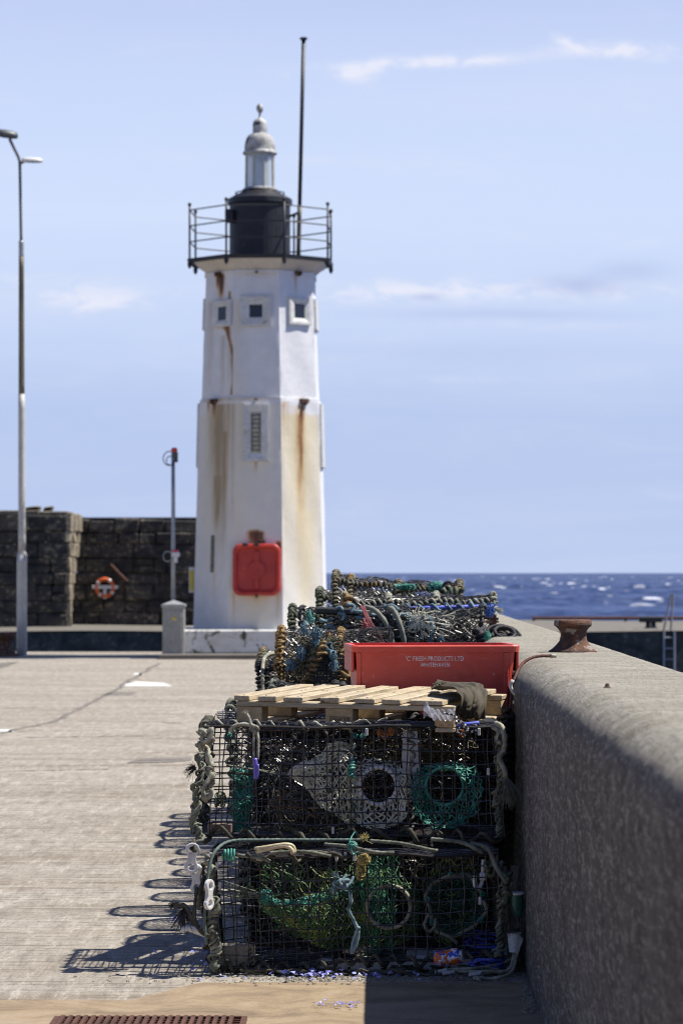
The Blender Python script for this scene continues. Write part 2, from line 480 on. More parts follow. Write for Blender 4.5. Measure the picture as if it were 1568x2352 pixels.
# pale new pallet wood, grain runs along local y (set per part by axis)
def wood(name, stretch, cols):
    m, t, b = new_mat(name)
    co = t.coord('Object', stretch, (0, 0, 0))
    n = t.noise(co, 2.2, 6, .65, .6); n2 = t.noise(co, 9, 4, .6)
    c = t.ramp(n, [(.28, cols[0]), (.5, cols[1]), (.72, cols[2])])
    c = t.mix(t.step(n2, .5, .8), c, t.mix(1, c, (.75, .66, .52), 'MULTIPLY'))
    k = t.noise(t.coord('Object', (1, 1, 1)), 14, 2, .5, .2)
    c = t.mix(t.step(k, .71, .75), c, (.20, .10, .04)); c = t.mix(t.math('MULTIPLY', t.step(t.noise(t.coord('Object', (3, 3, 3)), 1.6, 5, .7), .5, .68), .45), c, (.30, .28, .24))
    t.l.new(c, b.inputs['Base Color']); b.inputs['Roughness'].default_value = .75
    t.l.new(t.bump(n2, .35, .003), b.inputs['Normal'])
    return m
PC = [(.24, .185, .11), (.43, .35, .225), (.54, .46, .33)]
PD = [(.30, .20, .10), (.44, .31, .16), (.54, .41, .24)]
M['wood_y'] = wood('pallet_wood_boards', (22, 2.2, 22), PC)
M['wood_x'] = wood('pallet_wood_stringers', (2.2, 22, 22), PC)
M['wood_b'] = wood('pallet_wood_blocks', (14, 3, 14), PD)

# clear plastic sheet
m, t, b = new_mat('clear_plastic_film')
b.inputs['Base Color'].default_value = (.80, .82, .9, 1); b.inputs['Roughness'].default_value = .12
b.inputs['Alpha'].default_value = .22
M['film'] = m
m, t, b = new_mat('lantern_glazing')
b.inputs['Base Color'].default_value = (.62, .70, .74, 1); b.inputs['Roughness'].default_value = .12
b.inputs['Alpha'].default_value = .62
M['glazing'] = m

# concrete of the quay floor: drag-finished, lines across the quay
def concrete_floor():
    m, t, b = new_mat('quay_concrete')
    big = t.noise(t.coord('Object', (.35, .9, 1)), 1.0, 6, .62, .8)
    band = t.noise(t.coord('Object', (.16, 1.1, 1)), 1.7, 8, .72, .3)
    lines = t.noise(t.coord('Object', (.9, 13, 1)), 2.0, 6, .74, .15)
    fine = t.noise(t.coord('Object', (22, 60, 1)), 2.0, 4, .7)
    grit = t.noise(t.coord('Object', (1, .14, 1)), 14, 9, .86)
    grit2 = t.noise(t.coord('Object', (70, 11, 1)), 1, 3, .7)
    c = t.ramp(big, [(.28, (.275, .243, .198)), (.5, (.335, .302, .252)), (.72, (.385, .355, .305))])
    c = t.mix(t.step(band, .50, .66), c, (.225, .185, .14))
    c = t.mix(t.math('MULTIPLY', t.step(band, .60, .72), .5), c, (.40, .375, .335))
    lm = t.step(lines, .50, .60)
    c = t.mix(t.math('MULTIPLY', lm, .66), c, (.115, .098, .078))
    c = t.mix(t.math('MULTIPLY', t.step(fine, .53, .64), .60), c, (.11, .095, .075))
    c = t.mix(t.math('MULTIPLY', t.step(grit, .52, .60), .50), c, (.50, .46, .40))
    c = t.mix(t.math('MULTIPLY', t.math('SUBTRACT', 1.0, t.step(grit, .41, .48)), .45), c, (.12, .105, .085))
    c = t.mix(t.math('MULTIPLY', t.step(grit2, .56, .64), .42), c, (.10, .085, .07))
    c = t.mix(t.math('MULTIPLY', t.step(t.noise(t.coord('Object', (1, 2.5, 1)), 6, 5, .7, 1.5), .68, .74), .6), c, (.11, .085, .06))
    # smooth, tan-stained strip near the grating
    ge = t.n.new('ShaderNodeSeparateXYZ'); t.put(ge.inputs[0], t.coord('Object'))
    wn = t.noise(t.coord('Object', (1, 1, 1)), 1.6, 6, .7, .5)
    # edge distance grows to the right (x > -0.7)
    ex = t.math('MULTIPLY', t.step(ge.outputs[0], -.95, -.65), .50)
    yy = t.math('SUBTRACT', ge.outputs[1], ex)
    yy = t.math('ADD', yy, t.math('MULTIPLY', t.math('SUBTRACT', wn, .5), .22))
    mask = t.math('SUBTRACT', 1.0, t.step(yy, 11.20, 11.24))
    tan = t.ramp(t.noise(t.coord('Object', (1.2, 1.6, 1)), 2.2, 8, .72, .6), [(.28, (.11, .082, .058)), (.42, (.22, .165, .11)), (.55, (.31, .235, .15)), (.72, (.34, .29, .22))])
    tan = t.mix(t.math('MULTIPLY', t.step(fine, .45, .7), .35), tan, (.10, .07, .045))
    c = t.mix(mask, c, tan)
    t.l.new(c, b.inputs['Base Color']); b.inputs['Roughness'].default_value = .92; b.inputs['Specular IOR Level'].default_value = .25
    h = t.math('ADD', t.math('MULTIPLY', lines, t.math('SUBTRACT', 1.0, t.math('MULTIPLY', mask, .85))), t.math('MULTIPLY', fine, .5))
    h = t.math('ADD', h, t.math('MULTIPLY', grit, .25))
    t.l.new(t.bump(h, .7, .012), b.inputs['Normal'])
    return m
M['floor'] = concrete_floor()

def concrete_wall():
    m, t, b = new_mat('wall_concrete')
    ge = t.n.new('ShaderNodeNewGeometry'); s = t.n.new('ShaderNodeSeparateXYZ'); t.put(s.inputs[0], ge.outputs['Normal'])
    topm = t.step(s.outputs[2], .35, .8)  # puts shade into the colour: side darker than the sunlit top
    streak = t.noise(t.coord('Object', (1, .6, .5)), 3.2, 7, .68, .3)
    grit = t.noise(t.coord('Object', (1, .16, .75)), 62, 7, .85)
    grit2 = t.noise(t.coord('Object', (1, .16, .6)), 40, 6, .8, .2)
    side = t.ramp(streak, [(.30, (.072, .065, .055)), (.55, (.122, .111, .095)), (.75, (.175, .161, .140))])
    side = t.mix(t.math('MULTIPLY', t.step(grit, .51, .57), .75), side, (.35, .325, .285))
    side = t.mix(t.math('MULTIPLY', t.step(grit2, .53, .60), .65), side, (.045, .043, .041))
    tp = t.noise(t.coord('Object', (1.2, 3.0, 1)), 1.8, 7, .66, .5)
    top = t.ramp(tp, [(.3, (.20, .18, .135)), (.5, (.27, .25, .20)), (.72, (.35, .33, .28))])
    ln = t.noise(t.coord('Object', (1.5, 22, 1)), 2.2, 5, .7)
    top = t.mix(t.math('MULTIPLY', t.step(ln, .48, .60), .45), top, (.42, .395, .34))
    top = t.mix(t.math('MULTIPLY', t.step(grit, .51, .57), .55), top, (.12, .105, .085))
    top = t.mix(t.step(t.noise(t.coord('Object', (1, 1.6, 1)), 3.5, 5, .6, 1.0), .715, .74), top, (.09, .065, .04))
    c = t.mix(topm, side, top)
    t.l.new(c, b.inputs['Base Color']); b.inputs['Roughness'].default_value = .9; b.inputs['Specular IOR Level'].default_value = .3
    h = t.math('ADD', t.math('MULTIPLY', grit, .8), t.math('MULTIPLY', ln, t.math('MULTIPLY', topm, .12)))
    h = t.math('ADD', h, grit2)
    t.l.new(t.bump(h, .75, .012), b.inputs['Normal'])
    return m
M['wallc'] = concrete_wall()

# painted tower: rust and grime come from per-vertex stain amounts
def tower_paint():
    m, t, b = new_mat('tower_paint')
    a1 = t.n.new('ShaderNodeAttribute'); a1.attribute_name = 'rust'
    a2 = t.n.new('ShaderNodeAttribute'); a2.attribute_name = 'grime'
    a3 = t.n.new('ShaderNodeAttribute'); a3.attribute_name = 'cream'
    n = t.noise(t.coord('Object', (1, 1, 1)), 4, 6, .65, .3); nv = t.noise(t.coord('Object', (9, 9, 1.1)), 1.2, 6, .65, .2)
    f = t.noise(t.coord('Object', (1, 1, 1)), 22, 5, .65)
    c = t.ramp(n, [(.3, (.63, .635, .64)), (.7, (.735, .735, .735))])
    cr = t.math('MULTIPLY', a3.outputs[2], t.math('ADD', .7, t.math('MULTIPLY', nv, 1.4)), clamp=True)
    c = t.mix(cr, c, (.68, .60, .42))
    g = t.math('MULTIPLY', a2.outputs[2], t.math('ADD', .35, t.math('MULTIPLY', nv, 1.7)), clamp=True)
    c = t.mix(g, c, (.34, .26, .15))
    r = t.math('MULTIPLY', a1.outputs[2], t.math('ADD', .35, t.math('MULTIPLY', nv, 1.3)), clamp=True)
    rc = t.ramp(r, [(.0, (.66, .55, .34)), (.40, (.50, .31, .11)), (.8, (.22, .095, .035)), (1, (.07, .035, .02))])
    c = t.mix(t.step(r, .0, .75), c, rc)
    c = t.mix(t.math('MULTIPLY', t.step(f, .66, .74), .35), c, (.35, .31, .25))
    t.l.new(c, b.inputs['Base Color']); b.inputs['Roughness'].default_value = .6
    t.l.new(t.bump(t.math('ADD', n, t.math('MULTIPLY', f, .3)), .5, .02), b.inputs['Normal'])
    return m
M['tower'] = tower_paint()

def mossy_plinth():
    m, t, b = new_mat('plinth_paint')
    n = t.noise(t.coord('Object', (1, 1, .7)), 2.6, 8, .74, .8); n2 = t.noise(t.coord('Object', (1, 1, 2)), 2, 5, .6)
    c = t.ramp(n2, [(.3, (.52, .50, .44)), (.7, (.72, .72, .70))])
    c = t.mix(t.step(n, .53, .59), c, (.06, .065, .035))
    t.l.new(c, b.inputs['Base Color']); b.inputs['Roughness'].default_value = .8
    t.l.new(t.bump(n, .5, .02), b.inputs['Normal'])
    return m
M['plinth'] = mossy_plinth()

def black_stone(name, lo, hi, pale):
    m, t, b = new_mat(name)
    n = t.noise(t.coord('Object', (1, 1, 1.4)), .9, 8, .74, .6); n2 = t.noise(t.coord('Object', (1, 1, 1)), 7, 6, .7)
    c = t.ramp(n, [(.38, lo), (.60, hi)])
    c = t.mix(t.math('MULTIPLY', t.step(n2, .50, .64), t.step(n, .44, .58)), c, pale)
    t.l.new(c, b.inputs['Base Color']); b.inputs['Roughness'].default_value = .85
    t.l.new(t.bump(n2, .8, .05), b.inputs['Normal'])
    return m
M['stone'] = black_stone('black_masonry', (.016, .015, .015), (.060, .053, .045), (.26, .21, .14))  # pale stone patches, tinted warm to imitate sunlit spots
M['stone2'] = black_stone('sunlit_brown_masonry', (.12, .10, .07), (.30, .25, .17), (.42, .36, .25))  # lighter copy of the stone: sunlight put into the return's colour
M['mortar'] = black_stone('pale_mortar', (.010, .010, .010), (.05, .045, .036), (.16, .13, .10))
M['seaweed'] = black_stone('weedy_quay_face', (.022, .026, .020), (.080, .080, .062), (.20, .18, .14))

def sea_mat():
    m, t, b = new_mat('sea_water')
    sw = t.noise(t.coord('Object', (1, .5, 1)), .03, 6, .62, .5)
    ch = t.noise(t.coord('Object', (1, .6, 1)), .5, 5, .65, .4)
    c = t.ramp(t.math('ADD', t.math('MULTIPLY', sw, .6), t.math('MULTIPLY', ch, .4)), [(.40, (.014, .026, .075)), (.5, (.028, .048, .125)), (.60, (.06, .09, .19))])
    at_ = t.n.new('ShaderNodeAttribute'); at_.attribute_name = 'foam'
    km = t.math('MULTIPLY', at_.outputs[2], t.math('ADD', .4, ch), clamp=True)
    c = t.mix(km, c, (.70, .72, .76))
    t.l.new(c, b.inputs['Base Color']); b.inputs['Roughness'].default_value = .42; b.inputs['Specular IOR Level'].default_value = .22
    t.l.new(t.bump(ch, .6, .5), b.inputs['Normal'])
    return m
M['sea'] = sea_mat()
M['road_white'] = simple('white_road_paint', [(.55, .54, .51), (.74, .73, .70)], .8, 4, bump=.3, fleck=((.4, .36, .3), 6, .6))
M['patch'] = simple('dark_patch', [(.16, .145, .125), (.21, .19, .165)], .9, 4, bump=.4)
M['palecrete'] = simple('pale_concrete', [(.11, .10, .082), (.19, .175, .145)], .9, 4, bump=.3)

# ================================================================== SETTING
def X(px, D): return (px - VX) / F * D
def Z(py, D): return EYE + (HY - py) / F * D
Z3 = np.array([0, 0, 1.0])

# ground of the pier: a gently uneven sheet, then the pier's body below
def gfn(U, W):
    x = -40 + U * 41.2; y = -8 + W * 68.8
    return np.stack([x, y, 0.0 + 0 * x], -1)
g = MB(); g.grid(gfn, 60, 100)
o = g.build('ground', M['floor']); tag(o, kind='structure')
g = MB()
g.bx(-40, 1.2, -8, 60.8, -6, -0.004)
o = g.build('quay', M['seaweed']); tag(o, kind='structure')
# sea: flat far out, real waves where they can be seen
g = MB()
g.grid(lambda U, W: np.stack([-30000 + 60000 * U, -200 + 60000 * W, -3.75 + 0 * U], -1), 8, 8)
o = g.build('sea', M['sea']); tag(o, kind='structure')
nr, nc = 620, 420
Dr_ = 120 * (3600 / 120) ** (np.linspace(0, 1, nr)); uu = np.linspace(-.16, .17, nc)
DD, UU = np.meshgrid(Dr_, uu, indexing='ij'); XX = UU * DD
hh = np.zeros_like(XX); wr_ = np.random.default_rng(3)
for _ in range(46):
    lam = wr_.uniform(2.2, 15); a = wr_.normal(0.35, .55); kx, ky = 2 * math.pi / lam * math.sin(a), 2 * math.pi / lam * math.cos(a)
    ph = kx * XX + ky * DD + wr_.uniform(0, 6.28); s_ = .5 + .5 * np.sin(ph); hh += lam * .0055 * (s_ ** 1.7 * 2 - .9)
pat = np.zeros_like(XX)
for _ in range(14):
    lam = wr_.uniform(2.2, 12); a = wr_.uniform(0, 6.28); pat += np.sin(2 * math.pi / lam * (math.sin(a) * XX + math.cos(a) * .6 * DD) + wr_.uniform(0, 6.28))
sd_ = hh.std(); foam = np.clip((hh / sd_ - 1.0) * 1.6, 0, 1) * np.clip((pat / pat.std() - .95) * 2.2, 0, 1)
foam = np.maximum(foam, .45 * np.clip((hh / sd_ - 2.6) * 2, 0, 1))
foam *= np.clip((DD - 250) / 250, .15, 1)
i_ = np.arange(nr - 1)[:, None]; j_ = np.arange(nc - 1)[None, :]
g = MB(); g.add(np.stack([XX, DD, -3.0 + hh * 1.0], -1), np.stack([i_ * nc + j_, i_ * nc + j_ + 1, (i_ + 1) * nc + j_ + 1, (i_ + 1) * nc + j_], -1).reshape(-1, 4))
o = g.build('sea', M['sea'], smooth_=True); tag(o, kind='structure')
a_ = o.data.attributes.new('foam', 'FLOAT', 'POINT'); a_.data.foreach_set('value', foam.ravel())

# strip marks on the ground
def flat(name, pts, z, mat, label=None, cat=None, kind='structure'):
    g = MB(); p = np.array([[a, b, z] for a, b in pts]); g.add(p, [tuple(range(len(p)))])
    o = g.build(name, mat, org=(p[0][0], p[0][1], z)); tag(o, label, cat, None, kind); return o
def gp(px, py): D = EYE * F / (py - HY); return (X(px, D), D)
flat('road_marking', [gp(274, 1577), gp(398, 1577), gp(375, 1569), gp(312, 1566)], .004, M['road_white'])
flat('road_marking', [gp(305, 1551), gp(330, 1551), gp(326, 1547), gp(310, 1547)], .004, M['road_white'])
flat('road_marking', [gp(-20, 1682), gp(32, 1682), gp(30, 1676), gp(-20, 1676)], .004, M['road_white'])
flat('path', [gp(-30, 1545), gp(-30, 1526), gp(45, 1520), gp(20, 1530)], .004, M['palecrete'])
flat('path', [gp(235, 1597), gp(300, 1597), gp(318, 1590), gp(262, 1590)], .004, M['patch'])
flat('path', [gp(290, 1792 - 38), gp(395, 1792 - 40), gp(440, 1790 - 43), gp(440, 1790 - 50), gp(330, 1790 - 48)], .004, M['patch'])
# joint between slabs running away to the tower
g = MB(); jp = [gp(5, 1685), gp(60, 1672), gp(130, 1655), gp(180, 1632), gp(230, 1604), gp(265, 1585), gp(300, 1562), gp(330, 1545), gp(365, 1524)]
pts = smooth([[a, b, .004] for a, b in jp], .2); pts[:, 0] += rng.normal(0, .03, len(pts)); pts[:, 1] += rng.normal(0, .05, len(pts))
wd = .015 + .03 * np.abs(wob(np.arange(len(pts)) * .7))
g.add(np.concatenate([pts - np.stack([wd, 0 * wd, 0 * wd], -1), pts + np.stack([wd, 0 * wd, 0 * wd], -1)]), [(i, i + len(pts), i + 1 + len(pts), i + 1) for i in range(len(pts) - 1)])
o = g.build('road_joint', M['patch'], org=(-7, 30, .004)); tag(o, kind='structure')
for (pa, pb, w_) in (((60, 1695), (330, 1691), .03), ((300, 1749), (420, 1746), .03), ((95, 2062), (145, 2060), .006), ((20, 1772), (250, 1768), .02), ((370, 1660), (418, 1663), .04), ((80, 2178), (110, 2176), .004), ((5, 1905), (120, 1903), .008), ((215, 2206 + 58), (290, 2206 + 57), .006)):
    g = MB(); a = gp(*pa); b_ = gp(*pb); n_ = 26; tt = np.linspace(0, 1, n_)
    px_ = a[0] + (b_[0] - a[0]) * tt; py_ = a[1] + (b_[1] - a[1]) * tt + rng.normal(0, w_ * .5, n_); ww = w_ * (.25 + np.abs(wob(tt * 17 + pa[0])))
    g.add(np.concatenate([np.stack([px_, py_ - ww, 0 * tt + .004], -1), np.stack([px_, py_ + ww, 0 * tt + .004], -1)]), [(i, i + 1, i + 1 + n_, i + n_) for i in range(n_ - 1)])
    tag(g.build('road_crack', M['board'], org=(a[0], a[1], .004)), kind='structure')

# rusty drain grating at the very front
D0 = 11.06
gx0, gx1 = X(150, 10.9), X(560, 10.9)
dr = empty('drain_grating', ((gx0 + gx1) / 2, 10.6, 0.0), 'rusty brown ribbed drain grating let into the pier floor at the front', 'grating')
g = MB(); g.bx(gx0, gx1, 10.10, 10.12, .002, .016); g.bx(gx0, gx1, 10.70, 10.72, .002, .016); g.bx(gx0 - .02, gx0, 10.1, 10.72, .002, .015); g.bx(gx1, gx1 + .02, 10.1, 10.72, .002, .015)
g.build('frame', M['oldbrown'], dr)
g = MB()
nb = int((gx1 - gx0) / .028)
for i in range(nb):
    x = gx0 + .014 + i * .028
    g.bx(x - .007, x + .007, 10.122, 10.698, .003, .022)
for j in range(12):
    y = 10.14 + j * .045; g.bx(gx0 + .001, gx1 - .001, y, y + .008, .004, .014)
g.build('grille', M['oldbrown'], dr)

# ---- harbour wall on the right
WX, WH, WO, WR = .634, 1.25, 1.245, .15
prof = [(WX, 0.0)]
for k in range(1, 22): prof.append((WX, k / 21 * (WH - WR)))
for k in range(1, 15):
    a = k / 14 * math.pi / 2; prof.append((WX + WR * (1 - math.cos(a)), WH - WR + WR * math.sin(a)))
for k in range(1, 13): prof.append((WX + WR + (WO - .02 - WX - WR) * k / 12, WH))
prof += [(WO, WH - .015), (WO + .01, WH - .3), (WO + .02, 0), (WO + .02, -5)]
prof = np.array(prof)
ys = np.concatenate([np.arange(2, 20, .05), np.arange(20, 31.2, .12)])
def wallfn():
    V = []
    for y in ys:
        p = np.stack([prof[:, 0], np.full(len(prof), y), prof[:, 1]], -1); V.append(p)
    V = np.array(V)
    # end chamfer
    e = np.clip((V[:, :, 1] - 29.6) / 1.6, 0, 1)
    V[:, :, 2] = np.where(V[:, :, 2] > .8, V[:, :, 2] - .05 * e ** 2, V[:, :, 2])
    a = V[:, :, 1]; b = V[:, :, 2] + V[:, :, 0]
    d = .003 * np.sin(a * .5 + b * 2) + rng.normal(0, .0008, a.shape)
    k = (np.arange(len(prof)) > 1) & (np.arange(len(prof)) < len(prof) - 3)
    V[:, :, 0] -= d * k; V[:, :, 2] += d * k * (V[:, :, 2] > 1.1)
    return V
V = wallfn(); g = MB(); m_ = len(prof); n_ = len(ys)
i = np.arange(n_ - 1)[:, None]; j = np.arange(m_ - 1)[None, :]
g.add(V, np.stack([i * m_ + j, (i + 1) * m_ + j, (i + 1) * m_ + j + 1, i * m_ + j + 1], -1).reshape(-1, 4))
g.f.append(tuple(range((n_ - 1) * m_, n_ * m_))); g.f.append(tuple(range(m_))[::-1])
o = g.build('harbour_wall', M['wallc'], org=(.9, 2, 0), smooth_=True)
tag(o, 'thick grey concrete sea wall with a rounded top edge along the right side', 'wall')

# bollard on the wall
def bollard(cx, cy, z, s, label):
    b0 = empty('mooring_bollard', (cx, cy, z), label, 'bollard')
    pr = [(.125, 0), (.122, .006), (.105, .016), (.085, .035), (.070, .060), (.064, .085), (.066, .105), (.078, .122), (.090, .130)]
    g = MB(); g.lathe([(r * s, h * s) for r, h in pr], (cx, cy, z), 40)
    v = g.v[0]; g.v[0] = warp(v, .003 * s, 18, 1.0) + rng.normal(0, .0008 * s, v.shape)
    g.build('post', M['rust'], b0, smooth_=True)
    g = MB(); g.lathe([(.086 * s, .1285 * s), (.094 * s, .131 * s), (.096 * s, .140 * s), (.094 * s, .157 * s), (.086 * s, .163 * s), (.05 * s, .165 * s), (.001, .165 * s)], (cx, cy, z), 40)
    v = g.v[0]; g.v[0] = warp(v, .0025 * s, 22, 4.0)
    g.build('cap', M['rust'], b0, smooth_=True)
    return b0
bollard(1.005, 14.5, 1.247, .98, 'small waisted rusty iron bollard standing on top of the concrete wall')
bollard(X(4, 57.5), 57.5, 0, 2.9, 'rusty bollard low on the quay edge left of the tall lamp post')

# small rusty stub on the wall top
g = MB(); c = np.array([X(2222 / 1.594, 9.9), 9.9, WH])
g.lathe([(.016, -.004), (.012, .003), (.008, .006), (.006, .014), (.001, .016)], c, 10)
tag(g.build('bolt_stub', M['rust'], org=c), 'tiny rusted bolt stub sticking out of the wall top near the right edge', 'bolt')

# ---- far breakwater across the harbour
BF, BB = 81.0, 91.5
g = MB(); g.bx(-60, 60, BF, BB + 8, -6, 0)
o = g.build('pier', M['seaweed']); tag(o, kind='structure')
g = MB(); g.grid(lambda U, W: np.stack([-60 + 120 * U, BF - .05 + (BB + 8 - BF) * W, .02 + .02 * np.sin(U * 90 + W * 3)], -1), 120, 4)
o = g.build('pavement', M['palecrete']); tag(o, kind='structure')

def stone_wall():
    w0 = empty('stone_wall', (-8, 90, 0), 'tall dark weathered block masonry wall on the far pier behind the lamp post', 'wall')
    Df, Dr = 87.5, 91.0             # face of the near (left) part, face of the right part at its top
    xr = X(158, Df)                 # return
    x_end = X(690, 91)
    top = 3.45
    batter = 3.2 / top
    core = MB()
    core.bx(-40, xr - .9, Df + .12, Df + 6, 0, top - .14)
    yb = lambda z: Dr
    core.add([(xr - .1, yb(0) + .1, 0), (x_end, yb(0) + .1, 0), (x_end, Dr + .1, top - .08), (xr - .1, Dr + .1, top - .08), (xr - .1, Dr + 3, 0), (x_end, Dr + 3, 0), (x_end, Dr + 3, top - .08), (xr - .1, Dr + 3, top - .08)],
             [(0, 1, 2, 3), (5, 4, 7, 6), (1, 5, 6, 2), (3, 2, 6, 7), (4, 0, 3, 7)])
    core.build('mortar_core', M['mortar'], w0)
    L = MB(); Rr = MB(); Rt = MB(); Cp = MB()
    zs = [0]
    while zs[-1] < top - .4: zs.append(zs[-1] + rnd.uniform(.34, .58))
    zs[-1] = top - rnd.uniform(.0, .05)
    def course(B, xa, xb, y, z0, z1, last):
        x = xa
        while x < xb - .05:
            x1 = min(x + rnd.choice((.45, .7, .9, 1.2, 1.7)) * rnd.uniform(.85, 1.15), xb)
            if xb - x1 < .25: x1 = xb
            if z1 - z0 > .45 and rnd.random() < .3: subs = ((z0, z0 + (z1 - z0) * .48), (z0 + (z1 - z0) * .5, z1))
            else: subs = ((z0, z1),)
            for a, b in subs:
                dz = rnd.uniform(-.10, .05) if last and b == z1 else 0
                c_ = ((x + x1) / 2, y + .2 + rnd.uniform(-.07, .05), (a + b + dz) / 2)
                B.bbox(c_, ((x1 - x) / 2 - .008, 0, rnd.uniform(-.01, .01)), (0, .2, 0), (rnd.uniform(-.015, .015), rnd.uniform(-.01, .02), (b + dz - a) / 2 - .006), rnd.uniform(.02, .06))
                B.v[-1] = B.v[-1] + rng.normal(0, .010, B.v[-1].shape)
            x = x1
    for k in range(len(zs) - 1):
        z0, z1 = zs[k], zs[k + 1]; last = k == len(zs) - 2
        course(L, -14.5 - rnd.random(), xr - .02, Df, z0, z1, last)
        course(Rr, xr - .9, x_end, Dr, z0 + (.0 if last else rnd.uniform(-.03, .03)), z1 - (.12 if last else 0), last)
        zc = (z0 + z1) / 2; xi = X(158 + 27 * zc / top, Dr)  # return skewed to narrow its lit strip downward, like a slanting shadow edge
        y = Df
        while y < Dr:
            y1 = min(y + rnd.uniform(.5, 1.1), Dr + .1); f = ((y + y1) / 2 - Df) / (Dr - Df); sk = (xi - xr) / (Dr - Df)
            Rt.bbox((xr + (xi - xr) * f - .02 + rnd.uniform(-.03, .02), (y + y1) / 2, zc), (.09, 0, 0), (sk * (y1 - y) / 2, (y1 - y) / 2 - .01, 0), (0, 0, (z1 - z0) / 2 - .006), .03)
            Rt.v[-1] = Rt.v[-1] + rng.normal(0, .012, Rt.v[-1].shape)
            y = y1
    L.build('masonry', M['stone'], w0); Rr.build('masonry', M['stone'], w0); Rt.build('quoin', M['stone2'], w0)
    # ragged capping
    for a, b, h, mtt in ((X(-20, Df), xr, .10, 'stone2'),):
        x = a
        while x < b:
            x1 = min(x + rnd.uniform(.8, 1.6), xr); Cp.bbox(((x + x1) / 2, Df + .7, top + h / 2 - .06), ((x1 - x) / 2 - .01, 0, 0), (0, .68, 0), (0, 0, h / 2 + rnd.uniform(-.02, .03)), .02); x = x1
    for q in range(7):
        cx = X(rnd.uniform(60, 110), Df); Cp.bbox((cx, Df + .8, top + .12), (rnd.uniform(.1, .25), 0, .02), (0, .2, 0), (.02, 0, rnd.uniform(.04, .08)), .03)
    Cp.build('coping', M['stone2'], w0)
    return yb
yb = stone_wall()

# lifebuoy on the far wall
D = 90.8; cx, cz = X(241, D), Z(1350, D)
lb = empty('lifebuoy', (cx, D, cz - .4), 'orange and white ring lifebuoy hanging on the dark stone wall', 'lifebuoy')
g = MB(); th = np.arange(48) * 2 * math.pi / 48
g.tube(np.stack([cx + .26 * np.cos(th), np.full(48, D), cz + .26 * np.sin(th)], -1), .062, 12, closed=True); g.build('ring', M['orange'], lb, smooth_=True)
for k in range(4):
    a0 = R(45 + 90 * k + 10); t_ = np.linspace(a0 - .14, a0 + .14, 6)
    g = MB(); g.tube(np.stack([cx + .26 * np.cos(t_), np.full(6, D - .002), cz + .26 * np.sin(t_)], -1), .067, 12); g.build('band', M['white_plastic'], lb, smooth_=True)
g = MB(); g.bbox((cx, D - .02, cz + .02), (.40, 0, 0), (0, .03, 0), (0, 0, .055), .01); g.bbox((cx, D - .01, cz - .19), (.05, 0, 0), (0, .03, 0), (0, 0, .15), .01)
g.build('bracket', M['white_plastic'], lb)
# rusty bar leaning on that wall
g = MB(); g.tube(smooth([P(254, 1297, 90.9), P(272, 1316, 90.8), P(292, 1336, 90.75)], .2), .05, 8)
c = P(292, 1336, 90.75); tag(g.build('iron_bar', M['oldbrown'], org=c), 'reddish rusty iron bar slanting across the dark wall above the lifebuoy', 'bar')

# railing along the back of the far pier, right side
D = 97.5
rl = empty('pier_railing', (X(1400, D), D, .02), 'long rusty low rail along the far pier right of the concrete wall', 'railing')
g = MB(); g.tube([[X(1222, D), D, Z(1420, D)], [X(1800, D), D, Z(1420, D)]], .055, 8); g.build('rail', M['oldbrown'], rl)
for k, px in enumerate((1225, 1330, 1436, 1541, 1646)):
    g = MB(); g.bx(X(px, D) - .04, X(px, D) + .04, D - .04, D + .04, .02, Z(1421, D)); g.build('post', M['oldbrown'], rl)
# mooring bollard on the far pier
D = 84.5; cx = X(1494, D); b0 = empty('mooring_bollard', (cx, D, .03), 'small dark T-headed bollard on the far pier beside the ladder hoops', 'bollard')
g = MB(); g.lathe([(.24, 0), (.15, .05), (.14, .2)], (cx, D, .03), 20); g.build('post', M['black_iron'], b0, smooth_=True)
g = MB(); g.bbox((cx, D, .30), (.34, 0, 0), (0, .14, 0), (0, 0, .09), .03); g.build('cap', M['black_iron'], b0)
# ladder with grab hoops
D = 81.0; cx = X(1536, D)
ld = empty('quay_ladder', (cx, D, 0), 'steel quay ladder with tall leaning grab rails at the far pier edge', 'ladder')
for sx in (-1, 1):
    g = MB(); xx = X(1536 + sx * 12, D - .1)
    g.tube(smooth([[xx, D - .12, -2.0], [xx, D - .12, .02]], .3), .03, 8); g.build('stile', M['steel'], ld)
    g = MB(); xa = X(1524 if sx < 0 else 1541, D); xb = X(1545 if sx < 0 else 1550, D)
    g.tube([[xa, D + .1, .02], [xb, D + .5, Z(1366, D)]], .03, 8); g.build('grab_rail', M['grey_paint'], ld)
for k in range(6):
    g = MB(); z = -.15 - k * .3; g.tube([[X(1524, D), D - .12, z], [X(1548, D), D - .12, z]], .022, 8); g.build('rung', M['steel'], ld)

# ================================================================== LIGHTHOUSE
LC = np.array([X(599, 57.6), 57.6, 0])
LR = R(-2.5)                                # rotation of the octagon
def zz(y): return Z(y, 57.6)
lh = empty('lighthouse', (LC[0], LC[1], 0), 'white octagonal rust-streaked harbour lighthouse tower with black railed gallery', 'lighthouse')
prof = [(zz(1446), 1.385), (zz(934), 1.262), (zz(932), 1.262)]
def Rad(z):
    zb = zz(927)
    if z < zb: return 1.385 + (1.262 - 1.385) * (z - zz(1446)) / (zb - zz(1446))
    return 1.215 + (1.125 - 1.215) * (z - zb) / (zz(640) - zb)
def face_frame(k):
    """k=0 front, 1 right-front, 2 right, ..., 7 left-front; returns centre direction n and tangent t"""
    a = R(-90) + LR + k * R(45)
    return np.array([math.cos(a), math.sin(a), 0]), np.array([-math.sin(a), math.cos(a), 0])
C8 = math.cos(math.pi / 8)
def fp(k, u, z, out=0.0):
    n, t = face_frame(k); return LC + n * (Rad(z) * C8 + out) + t * u + Z3 * z
